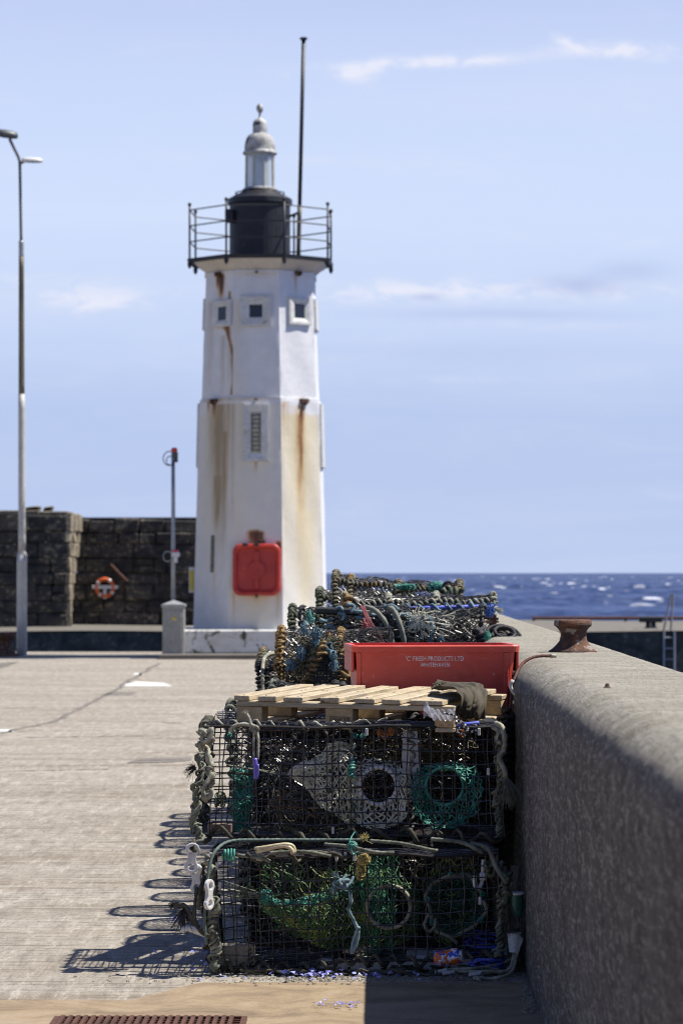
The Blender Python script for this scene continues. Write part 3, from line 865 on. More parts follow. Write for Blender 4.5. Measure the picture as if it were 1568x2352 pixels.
STREAKS = [  # face, u, halfwidth, z_top, z_bottom, amount, layer(0 rust,1 grime,2 cream)
    (0, -.02, .16, zz(1222), zz(1262), 1.1, 0), (0, .12, .05, zz(1225), zz(1262), .6, 0),
    (0, .43, .055, zz(1245), zz(1440), .75, 0), (0, .47, .04, zz(1250), zz(1300), 1.0, 0), (0, -.43, .05, zz(1360), zz(1440), .5, 0), (0, -.46, .05, zz(936), zz(1200), .5, 1),
    (0, 0, .5, zz(1330), zz(1446), .55, 2), (0, 0, .30, zz(1060), zz(1068), .5, 0), (0, .0, .04, zz(1066), zz(1095), .4, 0), (0, 0, .10, zz(1366), zz(1385), .5, 0),
    (0, 0, .3, zz(757), zz(764), .35, 0), (0, 0, .5, zz(924), zz(932), .30, 0), (0, 0, .5, zz(640), zz(648), .3, 0),
    (1, -.02, .20, zz(938), zz(1300), .50, 0), (1, .0, .08, zz(960), zz(1160), .34, 0), (1, -.36, .13, zz(930), zz(1010), .36, 0), (1, -.44, .035, zz(934), zz(1440), .35, 0), (1, 0, .05, zz(640), zz(690), .6, 0), (1, -.30, .10, zz(622), zz(640), .4, 0),
    (1, .06, .05, zz(930), zz(975), .6, 0), (1, 0, .75, zz(960), zz(1446), .85, 2), (1, .1, .2, zz(1180), zz(1446), .4, 2), (0, .0, .8, zz(936), zz(1446), .35, 2), (0, -.4, .2, zz(700), zz(1446), .3, 2), (7, 0, .8, zz(960), zz(1446), .30, 2), (7, .3, .2, zz(936), zz(1300), .5, 1), (7, -.1, .15, zz(936), zz(1100), .35, 1),
    (7, .05, .09, zz(640), zz(694), 1.5, 0), (7, -.08, .06, zz(642), zz(672), .9, 0), (7, .30, .05, zz(680), zz(765), 1.0, 0), (7, .36, .06, zz(765), zz(920), .45, 1), (7, .10, .16, zz(935), zz(1190), .85, 1), (7, .12, .10, zz(1100), zz(1225), .8, 1),
    (7, -.02, .06, zz(930), zz(975), 1.1, 0), (7, -.20, .03, zz(930), zz(960), .8, 0), (7, .42, .06, zz(935), zz(1200), .55, 0), (7, .34, .06, zz(1000), zz(1250), .5, 1), (7, .08, .05, zz(1316), zz(1385), .45, 0), (7, .05, .35, zz(935), zz(1250), .35, 2),
    (7, .0, .5, zz(760), zz(765), .4, 0), (7, .0, .5, zz(924), zz(932), .5, 0), (7, -.25, .12, zz(700), zz(900), .35, 1), (7, .15, .10, zz(780), zz(920), .4, 1)]
def stain(k, u, z, layer):
    v = 0.0
    for f, u0, w_, zt, zb, am, ly in STREAKS:
        if f != k or ly != layer: continue
        d = abs(u - u0) / w_
        if d > 2.2: continue
        g_ = math.exp(-d * d * 1.3)
        fall = zt - zb
        s_ = (zt - z) / fall
        if s_ < 0: vv = max(0, 1 + s_ * fall / .04)
        else: vv = max(0.0, 1 - s_ ** 1.6 * .75) if s_ <= 1 else max(0, .25 - (s_ - 1) * fall / .25 * .25)
        v += am * g_ * vv
    if layer == 0:       # the crack line running down the left-front face
        if k == 7 and zz(915) < z < zz(757):
            s_ = (zz(757) - z) / (zz(757) - zz(915)); uc = .22 + .26 * min(1, s_ * 2.2)
            d = abs(u - uc) / (.055 + .02 * math.sin(z * 9)); v += 1.1 * math.exp(-d * d)
    return min(1.0, v)
g = MB(); at = {'rust': [], 'grime': [], 'cream': []}
zl = []
z = zz(1446)
while z < zz(927) - .02: zl.append(z); z += .045
nb = len(zl); zl += [zz(927) - .001, zz(927) + .001]; z = zz(927) + .04
while z < zz(640): zl.append(z); z += .045
zl += [zz(640), zz(612)]
NU = 20
for k in range(8):
    n, t = face_frame(k)
    rows = []
    for z in zl:
        r = Rad(min(z, zz(640)));
        if z > zz(927) - .0015 and z < zz(927): r = Rad(zz(928))
        hw = r * math.sin(math.pi / 8)
        for q in range(NU + 1):
            u = -hw + 2 * hw * q / NU
            d = .006 * math.sin(u * 7 + z * 3 + k) + .004 * math.sin(u * 17 - z * 8 + k * 2)
            if q in (0, NU): d = 0
            p = LC + n * (r * C8 + d) + t * u + Z3 * z
            rows.append(p)
            for nm, ly in (('rust', 0), ('grime', 1), ('cream', 2)): at[nm].append(stain(k, u, z, ly))
    i = np.arange(len(zl) - 1)[:, None]; j = np.arange(NU)[None, :]
    g.add(rows, np.stack([i * (NU + 1) + j, i * (NU + 1) + j + 1, (i + 1) * (NU + 1) + j + 1, (i + 1) * (NU + 1) + j], -1).reshape(-1, 4))
tw = g.build('tower', M['tower'], lh, smooth_=False)
for nm, vals in at.items():
    a = tw.data.attributes.new(nm, 'FLOAT', 'POINT'); a.data.foreach_set('value', vals)

def octring(g, z0, z1, r0, r1, ri=None, ext=0.0):
    """solid octagonal band from z0 (radius r0) to z1 (radius r1)"""
    v = []
    for z, r in ((z0, r0), (z1, r1)):
        for k in range(8):
            a = R(-90) + LR + (k - .5) * R(45)
            v.append(LC + np.array([r * math.cos(a), r * math.sin(a), z]))
    g.add(v, [(k, (k + 1) % 8, 8 + (k + 1) % 8, 8 + k) for k in range(8)] + [tuple(range(8))[::-1], tuple(range(8, 16))])
def stained(o, fn):
    for nm, ly in (('rust', 0), ('grime', 1), ('cream', 2)):
        a = o.data.attributes.new(nm, 'FLOAT', 'POINT'); a.data.foreach_set('value', [fn(ly, v.co) for v in o.data.vertices])
def faceof(co):
    a = math.degrees(math.atan2(co[1], co[0])) + 90 - math.degrees(LR)
    k = round(a / 45) % 8; n, t = face_frame(k); return k, co[0] * t[0] + co[1] * t[1]
def autost(ly, co):
    k, u = faceof(co); s_ = stain(k, u, co[2] - .02, ly)
    return s_ + (.12 if ly == 0 and k in (7, 0) else 0)
def band(z0, z1, out, name):
    g = MB(); r0 = Rad(z0) + out
    for k in range(8):
        n, t = face_frame(k); N = 16
        rows = []
        for z, oo in ((z0, -.03), (z0, out), (z1, out), (z1, -.03)):
            r = (Rad((z0 + z1) / 2) if z0 < zz(700) else Rad(zz(640))) + oo; hw = r * math.sin(math.pi / 8)
            for q in range(N + 1):
                rows.append(LC + n * (r * C8) + t * (-hw + 2 * hw * q / N) + Z3 * z)
        i = np.arange(3)[:, None]; j = np.arange(N)[None, :]
        g.add(rows, np.stack([i * (N + 1) + j, i * (N + 1) + j + 1, (i + 1) * (N + 1) + j + 1, (i + 1) * (N + 1) + j], -1).reshape(-1, 4))
    o = g.build(name, M['tower'], lh); stained(o, autost)
band(zz(932), zz(921), .035, 'string_course'); band(zz(642), zz(632), .03, 'string_course')
# flared cornice under the gallery
g = MB(); N = 10; prf = [(zz(632), 1.125), (zz(628), 1.155), (zz(620), 1.23), (zz(613), 1.33), (zz(608), 1.38)]
for k in range(8):
    n, t = face_frame(k); rows = []
    for z, r in prf:
        hw = r * math.sin(math.pi / 8)
        for q in range(N + 1): rows.append(LC + n * (r * C8) + t * (-hw + 2 * hw * q / N) + Z3 * z)
    i = np.arange(len(prf) - 1)[:, None]; j = np.arange(N)[None, :]
    g.add(rows, np.stack([i * (N + 1) + j, i * (N + 1) + j + 1, (i + 1) * (N + 1) + j + 1, (i + 1) * (N + 1) + j], -1).reshape(-1, 4))
o = g.build('cornice', M['tower'], lh)
stained(o, lambda ly, co: [(.20 if faceof(co)[0] == 1 else .10) * (1 if abs(faceof(co)[1]) < .2 or faceof(co)[0] == 1 else .5), .30, .25][ly])
# gallery slab (black)
GR = 1.50
g = MB(); octring(g, zz(608), zz(600), GR, GR + .01); g.build('gallery_deck', M['black_iron'], lh)
# panels on the side faces that show in the outline
g = MB()
def fbox(g, k, u, z, hu, hz, depth, out=0.0, b=.012):
    n, t = face_frame(k); sl_ = (Rad(z + .2) - Rad(z - .2)) / .4 * C8
    up = Z3 + n * sl_; up /= np.linalg.norm(up); nn = np.cross(t, up); nn = nn if nn @ n > 0 else -nn
    g.bbox(fp(k, u, z, out + depth / 2), t * hu, nn * depth / 2, up * hz, b)
for k in (2, 6):
    for zc_, hz_ in (((zz(760) + zz(690)) / 2, .31), (zz(1002), .63)):
        g = MB(); fbox(g, k, 0, zc_, .36, hz_, .06, -.01); g.build('blind_panel', M['white_paint'], lh)
# square windows with splayed surrounds
def window(k, u, zc, ho, hi, hz_o, hz_i, lattice=False):
    n, t = face_frame(k)
    sl_ = (Rad(zc + .2) - Rad(zc - .2)) / .4 * C8
    up = Z3 + n * sl_; up /= np.linalg.norm(up)
    base = fp(k, u, zc, 0)
    def q(a, b, o_): return base + t * a + up * b + n * o_
    wn = MB()
    outer = [(-ho, -hz_o), (ho, -hz_o), (ho, hz_o), (-ho, hz_o)]
    rims = [(1.0, .0), (1.0, .055), (.86, .060), (.70, .05)]
    rings = [[q(a * s_, b * (1 - (1 - s_) * ho / hz_o), o_) for a, b in outer] for s_, o_ in rims]
    inn = [(-hi, -hz_i), (hi, -hz_i), (hi, hz_i), (-hi, hz_i)]
    rings.append([q(a * 1.12, b * 1.08, .032) for a, b in inn]); rings.append([q(a, b, .026) for a, b in inn])
    v = [p for r_ in rings for p in r_]; f = []
    for i_ in range(len(rings) - 1):
        for j_ in range(4): f.append((i_ * 4 + j_, i_ * 4 + (j_ + 1) % 4, (i_ + 1) * 4 + (j_ + 1) % 4, (i_ + 1) * 4 + j_))
    wn.add(v, f)
    fr = wn.build('window', M['white_paint'], lh)
    pn = MB(); pn.add([q(a * 1.01, b * 1.01, .024) for a, b in inn], [(0, 1, 2, 3)])
    if not lattice:
        pn.build('pane', M['glass_dark'], fr)
    else:
        pn.build('shutter', M['cream_trim'], fr)
        lt = MB()
        for i_ in range(9):
            zc_ = -hz_i * .85 + i_ * hz_i * 1.7 / 8
            lt.box(q(0, zc_, .034), t * hi * .78, n * .008, up * .012)
        for sx in (-1, 1): lt.box(q(sx * hi * .72, 0, .036), t * .012, n * .009, up * hz_i * .92)
        lt.build('ladder_slats', M['grey_rope'], fr)
window(0, -.01, zz(725), .31, .125, .30, .125)
window(1, .06, zz(722), .28, .13, .27, .14)
window(7, .12, zz(728), .28, .12, .26, .13)
window(0, 0, zz(1000), .25, .10, .56, .40, True)
# thin frame lines and rusty lugs
for k, u, y, s_ in ((0, .0, 637, .030), (0, 0, 925, .030), (1, .02, 636, .075), (1, .10, 926, .10), (7, .0, 637, .07), (7, -.02, 926, .09), (0, .12, 1245, .07)):
    g = MB(); n, t = face_frame(k); p = fp(k, u, zz(y), .05)
    g.bbox(p, t * s_, n * .05, Z3 * s_ * .45, .01); g.bbox(p + n * .03 - Z3 * s_ * .4, t * s_ * .25, n * .06, Z3 * s_ * .4, .01)
    g.build('iron_lug', M['rust'], lh)
# dark slot plate on the left-front face, yellow notice on the left face
g = MB(); fbox(g, 7, .03, zz(1273), .045, .36, .03, 0); g.build('slot_plate', M['grey_rope'], lh)
n7, t7 = face_frame(7); n6, t6 = face_frame(6)
yc = zz(1332)
ys_ = empty('warning_sign', fp(6, .0, yc - .25, .05), 'yellow and white notice board fixed edge-on to the left side of the lighthouse', 'sign')
ps = fp(6, .30, yc, .08) + np.array([.07, 0, 0])
g = MB(); g.bbox(ps + np.array([-.06, -.1, 0]), np.array([.055, .02, 0]), np.array([-.006, .02, 0]), Z3 * .25, .004); g.build('board', M['white_plastic'], ys_)
g = MB(); g.bbox(ps + np.array([-.06, -.123, -.01]), np.array([.042, .015, 0]), np.array([-.002, .006, 0]), Z3 * .20, .002); g.build('panel', M['yellow'], ys_)

# gallery railing
def gv(k, r, z):
    a = R(-90) + LR + (k - .5) * R(45); return LC + np.array([r * math.cos(a), r * math.sin(a), z])
zd = zz(600)
for k in range(8):
    g = MB(); g.tube([gv(k, GR - .04, zd - .14), gv(k, GR - .04, zd + 1.04)], .02, 8)
    p = gv(k, GR - .04, zd + 1.06)
    g.lathe([(.001, -.04), (.03, -.025), (.038, 0), (.03, .025), (.001, .04)], p, 12)
    q = gv(k, GR - .04, zd - .10); g.lathe([(.001, -.10), (.035, -.06), (.045, 0), (.03, .04), (.02, .06)], q, 12)
    g.build('railing_post', M['black_iron'], lh, smooth_=True)
for zz_ in (.95, .64, .33):
    g = MB()
    for k in range(8):
        g.tube([gv(k, GR - .04, zd + zz_), gv(k + 1, GR - .04, zd + zz_)], .014, 6)
    g.build('rail', M['black_iron'], lh)
# lantern: drum, roof, glazed lamp room, dome
cx, cy = LC[0] - .02, LC[1]
g = MB(); g.lathe([(.60, zd), (.60, zd + 1.10), (.64, zd + 1.12), (.635, zz(458)), (.50, zz(449)), (.36, zz(441)), (.35, zz(436))], (cx, cy, 0), 40)
g.build('lantern_drum', M['black_iron'], lh, smooth_=False)
g = MB(); n, t = face_frame(0)
g.bbox((cx - .58, cy - .3, zd + .86), (.09, 0, 0), (0, .10, 0), (0, 0, .13), .02); g.build('junction_box', M['black_iron'], lh); g = MB(); g.bbox((cx - .56, cy - .2, zd + .04), (.10, 0, 0), (0, .1, 0), (0, 0, .04), .01)
g.build('junction_box', M['black_iron'], lh)
g = MB(); th = np.arange(32) * 2 * math.pi / 32
for zq in (zz(443), zz(449)): g.tube(np.stack([cx + .48 * np.cos(th), cy + .48 * np.sin(th), np.full(32, zq)], -1), .012, 6, closed=True)
for k in range(8): a = k * math.pi / 4 + .2; g.tube([[cx + .48 * math.cos(a), cy + .48 * math.sin(a), zz(455)], [cx + .48 * math.cos(a), cy + .48 * math.sin(a), zz(443)]], .012, 6)
g.build('ring_rail', M['black_iron'], lh)
g = MB(); g.lathe([(.33, zz(440)), (.33, zz(433)), (.30, zz(431))], (cx, cy, 0), 32); g.build('sill', M['dome'], lh, smooth_=True)
g = MB(); g.lathe([(.285, zz(432)), (.275, zz(355))], (cx, cy, 0), 16, cap=False); g.build('glazing', M['glazing'], lh)
g = MB()
for k in range(8):
    a = R(-90) + LR + (k - .5) * R(45) ; 
    g.tube([[cx + .287 * math.cos(a), cy + .287 * math.sin(a), zz(432)], [cx + .278 * math.cos(a), cy + .278 * math.sin(a), zz(355)]], .018 if k in (0, 1) else .024, 6)
g.build('glazing_bar', M['cream_trim'], lh)
g = MB(); g.lathe([(.10, zz(432)), (.13, zz(420)), (.14, zz(385)), (.13, zz(370)), (.06, zz(366))], (cx, cy, 0), 20); g.build('lens', M['glazing'], lh, smooth_=True)
g = MB(); g.lathe([(.02, zz(372)), (.10, zz(364)), (.22, zz(357)), (.30, zz(355))], (cx, cy, 0), 24); g.build('reflector', M['lamp_grey'], lh, smooth_=True)
g = MB()
pr = [(.28, zz(356)), (.335, zz(354)), (.34, zz(350)), (.31, zz(347))]
for a in np.linspace(0, 1, 12): pr.append((.305 - .165 * a ** 2.2, zz(346) + (zz(307) - zz(346)) * math.sin(a * math.pi / 2)))
pr += [(.142, zz(303)), (.142, zz(285)), (.135, zz(280)), (.10, zz(275)), (.04, zz(271)), (.025, zz(269)), (.022, zz(259)), (.04, zz(257)), (.062, zz(253)), (.072, zz(248)), (.062, zz(243)), (.035, zz(239)), (.008, zz(236))]
g.lathe(pr, (cx, cy, 0), 36); g.build('dome', M['dome'], lh, smooth_=True)
# flagpole standing on the gallery
fb = np.array([X(685, 57.0), 57.0, zd]); ft = np.array([X(697, 57.0), 57.0, Z(90, 57.0)])
fl = empty('flagpole', fb, 'tall thin dark pole leaning slightly right on the lighthouse gallery', 'pole')
mid = fb + (ft - fb) * .235
g = MB(); g.tube(smooth([fb, mid], .2), .045, 10); g.build('base_section', M['drab_paint'], fl, smooth_=True)
g = MB(); g.tube([mid, ft], .040, 10); g.build('shaft', M['black_iron'], fl, smooth_=True)
g = MB(); g.lathe([(.04, -.02), (.07, .0), (.075, .035), (.05, .045), (.001, .05)], ft, 14); g.build('cap', M['black_iron'], fl)
g = MB(); pz = fb + (ft - fb) * .21; g.tube([pz, [cx + .58, cy - .1, pz[2] - .02]], .025, 6); g.build('stay', M['black_iron'], fl)

# plinth and its step
x0, x1 = X(400, 56.0), X(760, 56.0)
g = MB()
def plf(U, W): return None
g.bbox(((x0 + x1) / 2, 57.65, (.094 + .553) / 2), ((x1 - x0) / 2, 0, 0), (0, 1.6, 0), (0, 0, (.553 - .094) / 2), .03)
o = g.build('plinth', M['plinth'], org=((x0 + x1) / 2, 57.6, .09)); tag(o, 'low white painted plinth with dark mossy stains under the lighthouse', 'plinth')
g = MB(); g.bbox(((X(365, 55.6) + 1.0) / 2, 57.4, .045), ((1.0 - X(365, 55.6)) / 2, 0, 0), (0, 1.95, 0), (0, 0, .047), .012)
o = g.build('kerb', M['patch'], org=(-2, 57.4, 0)); tag(o, kind='structure')

# red lifebuoy cabinet on the front face
n, t = face_frame(0); zc = zz(1309); kc = fp(0, .03, zc, .0)
sl_ = (Rad(zc + .2) - Rad(zc - .2)) / .4 * C8; up = Z3 + n * sl_; up /= np.linalg.norm(up)
cb = empty('lifebuoy_cabinet', kc - up * .5, 'red rounded-square plastic lifebuoy cabinet hung on the front of the lighthouse', 'cabinet')
def rsq(hw, hh, r, npt=8):
    o_ = []
    for qx, qy, a0 in ((1, 1, 0), (-1, 1, 90), (-1, -1, 180), (1, -1, 270)):
        for i_ in range(npt):
            a = R(a0 + 90 * i_ / (npt - 1)); o_.append((qx * (hw - r) + r * math.cos(a), qy * (hh - r) + r * math.sin(a)))
    return o_
def loft(g, rings, capl=True):
    m_ = len(rings[0]); v = [p for r_ in rings for p in r_]
    f = [(i_ * m_ + j_, i_ * m_ + (j_ + 1) % m_, (i_ + 1) * m_ + (j_ + 1) % m_, (i_ + 1) * m_ + j_) for i_ in range(len(rings) - 1) for j_ in range(m_)]
    if capl: f.append(tuple((len(rings) - 1) * m_ + j_ for j_ in range(m_)))
    g.add(v, f)
def ring(hw, hh, r, o_): return [kc + t * a + up * b + n * o_ for a, b in rsq(hw, hh, r)]
g = MB(); loft(g, [ring(.46, .50, .16, .01), ring(.46, .50, .16, .14), ring(.445, .485, .15, .165), ring(.415, .455, .14, .175), ring(.385, .425, .13, .165), ring(.36, .40, .12, .12), ring(.33, .37, .11, .11)]); g.build('body', M['red_cab'], cb)
g = MB(); loft(g, [[kc + t * (a * .17) + up * (b * .17) + n * o_ for a, b in [(math.cos(q * math.pi / 16), math.sin(q * math.pi / 16)) for q in range(32)]] for o_ in (.10, .15)] + [[kc + t * (math.cos(q * math.pi / 16) * .155) + up * (math.sin(q * math.pi / 16) * .155) + n * .16 for q in range(32)]])
g.build('boss', M['red_cab'], cb)
g = MB(); g.bbox(kc + n * .13, t * .055, n * .025, up * .36, .01); g.build('rib', M['red_cab'], cb)
for s_ in (-.22, .0):
    g = MB(); g.bbox(kc + up * .49 + t * s_ + n * .14, t * .05, n * .05, up * .022, .008); g.build('hinge', M['black_plastic'], cb)
g = MB(); g.bbox(kc - up * .50 + n * .15, t * .02, n * .03, up * .04, .005); g.build('latch', M['black_plastic'], cb)

# ================================================================== POSTS
D = 58.0; s0 = F / D
lp = empty('street_lamp', (X(50, D), D, 0), 'tall pale tapered lamp post with two lamp heads at the left edge', 'lamp post')
bx_, bz_ = X(50, D), 0.0
def seg(y0, y1, w0, w1, mt, xoff0, xoff1, name):
    g = MB(); g.tube(np.linspace([X(xoff0, D), D, Z(y0, D)], [X(xoff1, D), D, Z(y1, D)], 12), np.linspace(w0, w1, 12) / 2 / s0, 16); return g.build(name, M[mt], lp, smooth_=True)
seg(1505, 1275, 24, 24, 'pale_paint', 50, 50.5, 'base_section')
seg(1278, 1267, 24, 17, 'pale_paint', 50.5, 50.5, 'shoulder')
seg(1268, 905, 17, 15, 'pale_paint', 50.5, 49.5, 'shaft')
seg(910, 588, 14, 12, 'drab_paint', 49.5, 49, 'shaft')
seg(588, 553, 12, 12, 'steel', 49, 48.8, 'collar')
seg(555, 372, 7, 7, 'grey_paint', 48.5, 45.5, 'upper_pole')
g = MB(); g.bbox((X(59, D), D - .09, Z(1350, D)), (.035, 0, 0), (0, .03, 0), (0, 0, .55), .01); g.bbox((X(59, D), D - .085, Z(1462, D)), (.03, 0, 0), (0, .03, 0), (0, 0, .55), .01); g.build('access_door', M['pale_paint'], lp)
g = MB(); g.tube(smooth([[X(45.5, D), D, Z(374, D)], [X(43, D), D, Z(362, D)], [X(33, D), D - .1, Z(340, D)], [X(25, D), D - .2, Z(322, D)]], .05), .03, 8)
g.tube([[X(45.5, D), D, Z(376, D)], [X(54, D), D, Z(370, D)]], .03, 8); g.build('bracket_arm', M['grey_paint'], lp, smooth_=True)
def lamp_head(c, ex, hw, hh, hl, mt, mt2):
    hd = MB(); rings = []
    ex = np.array(ex, float); ex /= np.linalg.norm(ex); ey = np.cross(Z3, ex); c = np.array(c)
    for a, sc_ in ((-1, .35), (-.92, .7), (-.6, .95), (0, 1), (.6, .92), (.9, .6), (1, .3)):
        rings.append([c + ex * a * hl + ey * math.cos(q * math.pi / 8) * hw * sc_ + Z3 * (max(-.35, math.sin(q * math.pi / 8)) * hh * sc_) for q in range(16)])
    loft(hd, [[c - ex * hl] * 16] + rings + [[c + ex * hl] * 16], False)
    h_ = hd.build('lamp_head', M[mt], lp, smooth_=True)
    gl = MB(); gl.lathe([(.001, -.10), (.6, -.08), (.95, -.03), (1, .0)], (0, 0, 0), 20)
    v = gl.v[0]; gl.v[0] = c + v[:, :1] * ex * hl * .6 + v[:, 1:2] * ey * hw * .85 + np.stack([0 * v[:, 0], 0 * v[:, 0], v[:, 2] * hh * 7 * .12 - hh * .33], -1)
    gl.build('lens', M[mt2], h_, smooth_=True)
lamp_head([X(17, D), D - .25, Z(314, D)], (-1, -.25, .12), .14, .11, .24, 'lamp_grey', 'glass_dark')
lamp_head([X(74, D), D, Z(369, D)], (1, .1, -.02), .11, .075, .21, 'lamp_white', 'glass_dark')

# navigation light mast behind the cabinet
D = 56.6; s0 = F / D
nv = empty('signal_mast', (X(398, D), D, 0), 'thin grey mast with a red lamp on top rising behind the grey cabinet', 'mast')
g = MB(); g.tube([[X(398, D), D, .05], [X(397.5, D), D, Z(1040, D)]], [.05, .036], 10); g.build('pole', M['steel'], nv, smooth_=True)
g = MB(); c = (X(400, D), D, Z(1042, D)); g.lathe([(.05, -.05), (.055, 0), (.05, .04)], c, 14); g.build('lamp_housing', M['lamp_grey'], nv)
g = MB(); c = (X(400, D), D, Z(1034, D)); g.lathe([(.06, -.03), (.062, .02), (.045, .045), (.001, .055)], c, 14); g.build('lamp', M['red_lamp'], nv, smooth_=True)
def loop(cx_, cz_, r_, mt='black_plastic'):
    g = MB(); th = np.arange(24) * 2 * math.pi / 24
    g.tube(np.stack([X(cx_, D) + r_ * np.cos(th), D - .02 + .03 * np.sin(th), Z(cz_, D) + 1.15 * r_ * np.sin(th)], -1), .010, 6, closed=True); g.build('cable_loop', M[mt], nv)
loop(389, 1053, .12); loop(391, 1058, .075)
g = MB(); g.bbox((X(405, D), D, Z(1050, D)), (.03, 0, 0), (0, .03, 0), (0, 0, .10), .008); g.build('side_lamp', M['lamp_grey'], nv)
g = MB(); g.bbox((X(404, D), D - .06, Z(1274, D)), (.075, 0, 0), (0, .05, 0), (0, 0, .045), .01); g.bbox((X(404, D), D - .06, Z(1286, D)), (.035, 0, 0), (0, .03, 0), (0, 0, .06), .01); g.build('camera_box', M['white_plastic'], nv)
g = MB(); g.bbox((X(403, D), D - .06, Z(1266, D)), (.06, 0, 0), (0, .04, 0), (0, 0, .02), .006); g.build('lamp', M['red_lamp'], nv)
loop(385, 1278, .085, 'steel')

# grey electric cabinet
D = 55.9
cx0, cx1 = X(371, D), X(424, D); zt = Z(1394, D)
ec = empty('electric_cabinet', ((cx0 + cx1) / 2, D + .2, 0), 'grey steel electric cabinet with pyramid cap and yellow warning triangle', 'cabinet')
cm = (cx0 + cx1) / 2; hw = (cx1 - cx0) / 2
g = MB(); g.bbox((cm, D + .20, (zt + .05) / 2), (hw - .012, 0, 0), (0, .18, 0), (0, 0, (zt - .05) / 2), .01)
g.build('body', M['grey_cab'], ec)
g = MB(); g.bbox((cm, D + .02, zt * .52), (hw - .05, 0, 0), (0, .012, 0), (0, 0, zt * .40), .006); dd = g.build('door', M['grey_cab'], ec)
g = MB(); g.bbox((cm + hw * .7, D - .002, zt * .82), (.012, 0, 0), (0, .012, 0), (0, 0, .03), .003); g.build('handle', M['steel'], dd)
g = MB(); g.bbox((cm, D + .2, zt + .02), (hw + .01, 0, 0), (0, .20, 0), (0, 0, .03), .008)
v = [(cm - hw, D, zt + .045), (cm + hw, D, zt + .045), (cm + hw, D + .4, zt + .045), (cm - hw, D + .4, zt + .045), (cm, D + .2, zt + .13)]
g.add(v, [(0, 1, 4), (1, 2, 4), (2, 3, 4), (3, 0, 4)]); g.build('cap', M['steel'], ec)
g = MB(); q = np.array([cm + .02, D + .004, zt - .21])
g.add([q + np.array(a) for a in ((-.055, 0, -.045), (.055, 0, -.045), (0, 0, .05), (-.055, .003, -.045), (.055, .003, -.045), (0, .003, .05))], [(0, 1, 2), (5, 4, 3), (0, 3, 4, 1), (1, 4, 5, 2), (2, 5, 3, 0)])
ws = g.build('warning_label', M['yellow'], ec)
g = MB(); g.add([q + np.array((a, -.002, b)) for a, b in ((-.003, .028), (.013, .028), (.004, .004), (.014, .004), (-.008, -.032), (.0, -.004), (-.011, -.004))], [(0, 2, 1), (0, 6, 5, 2), (2, 5, 4, 3)]); g.build('bolt_mark', M['ink'], ws)
g = MB(); g.bbox((cm, D + .2, .025), (hw + .03, 0, 0), (0, .23, 0), (0, 0, .025), .006); g.build('base', M['patch'], ec)

# ================================================================== CREEL TOOLKIT
def lines_on(g, S, us, vs, along, r, seg=10, sides=4, jit=0.0, amp=0.0):
    """wires running along one parameter of surface S at fixed values of the other"""
    for k in (us if along == 'v' else vs):
        tt = np.linspace(0, 1, seg)
        kk = np.full(seg, k + (rng.normal(0, jit) if jit else 0))
        p = S(kk, tt) if along == 'v' else S(tt, kk)
        if amp: p = p + rng.normal(0, amp, p.shape)
        g.tube(p, r, sides, cap=False)

def net_on(g, S, nu, nv, r, amp=.003, sides=4, sub=2, hole=None, drop=0.0):
    """knotted diamond netting over surface S(u, v), nu x nv meshes, r twine radius"""
    for sgn in (1, -1):
        for k in range(-nv, nu + nv + 1):
            a, b = [], []
            n = nv * sub
            v = np.arange(n + 1) / n
            u = (k + sgn * v * nv) / nu + (0.5 / nu) * 0
            ok = (u >= -1e-6) & (u <= 1 + 1e-6)
            if ok.sum() < 2: continue
            uu, vv = np.clip(u[ok], 0, 1), v[ok]
            if drop and rng.random() < drop: continue
            # wobble the strand so that meshes hang unevenly
            uu = uu + (.18 / nu) * np.sin(vv * nv * 2.1 + k); vv = vv + (.15 / nv) * np.sin(uu * nu * 1.7 + k * 2)
            p = S(np.clip(uu, 0, 1), np.clip(vv, 0, 1)) + rng.normal(0, amp, (ok.sum(), 3))
            if hole is not None:
                m = hole(p); 
                if m.any():
                    idx = np.where(~m)[0]
                    if len(idx) < 2: continue
                    for c in np.split(idx, np.where(np.diff(idx) > 1)[0] + 1):
                        if len(c) > 1: g.tube(p[c], r, sides, cap=False)
                    continue
            g.tube(p, r, sides, cap=False)

def tangle(g, c, h, n, r, L=14, step=.03, sides=4, sag=0.0):
    g.mark()
    c = np.asarray(c); h = np.asarray(h)
    for _ in range(n):
        p = c + rng.uniform(-.8, .8, 3) * h; d = rng.normal(0, 1, 3); pts = [p]
        for _ in range(L):
            d = d * .75 + rng.normal(0, .6, 3); d /= np.linalg.norm(d)
            p = p + d * step + np.array([0, 0, -sag]); e_ = (p - c) / h; l_ = math.sqrt(e_ @ e_); p = c + (p - c) / max(1.0, l_ * rng.uniform(.92, 1.1)); pts.append(p)
        g.tube(smooth(pts, step * .6), r, sides, cap=False)

def tuft(g, base, d, n, L, r, spread=.4, droop=.3):
    g.mark()
    base = np.asarray(base, float); d = np.asarray(d, float); d /= np.linalg.norm(d)
    for _ in range(n):
        e = d + rng.normal(0, spread, 3); e /= np.linalg.norm(e); l = L * rng.uniform(.5, 1.1)
        t = np.linspace(0, 1, 6)[:, None]
        p = base + e * l * t + np.array([0, 0, -droop * l]) * t ** 2 + rng.normal(0, .0015, (6, 3)) * t * 2
        g.tube(p, np.linspace(r, r * .5, 6), 3, cap=False)

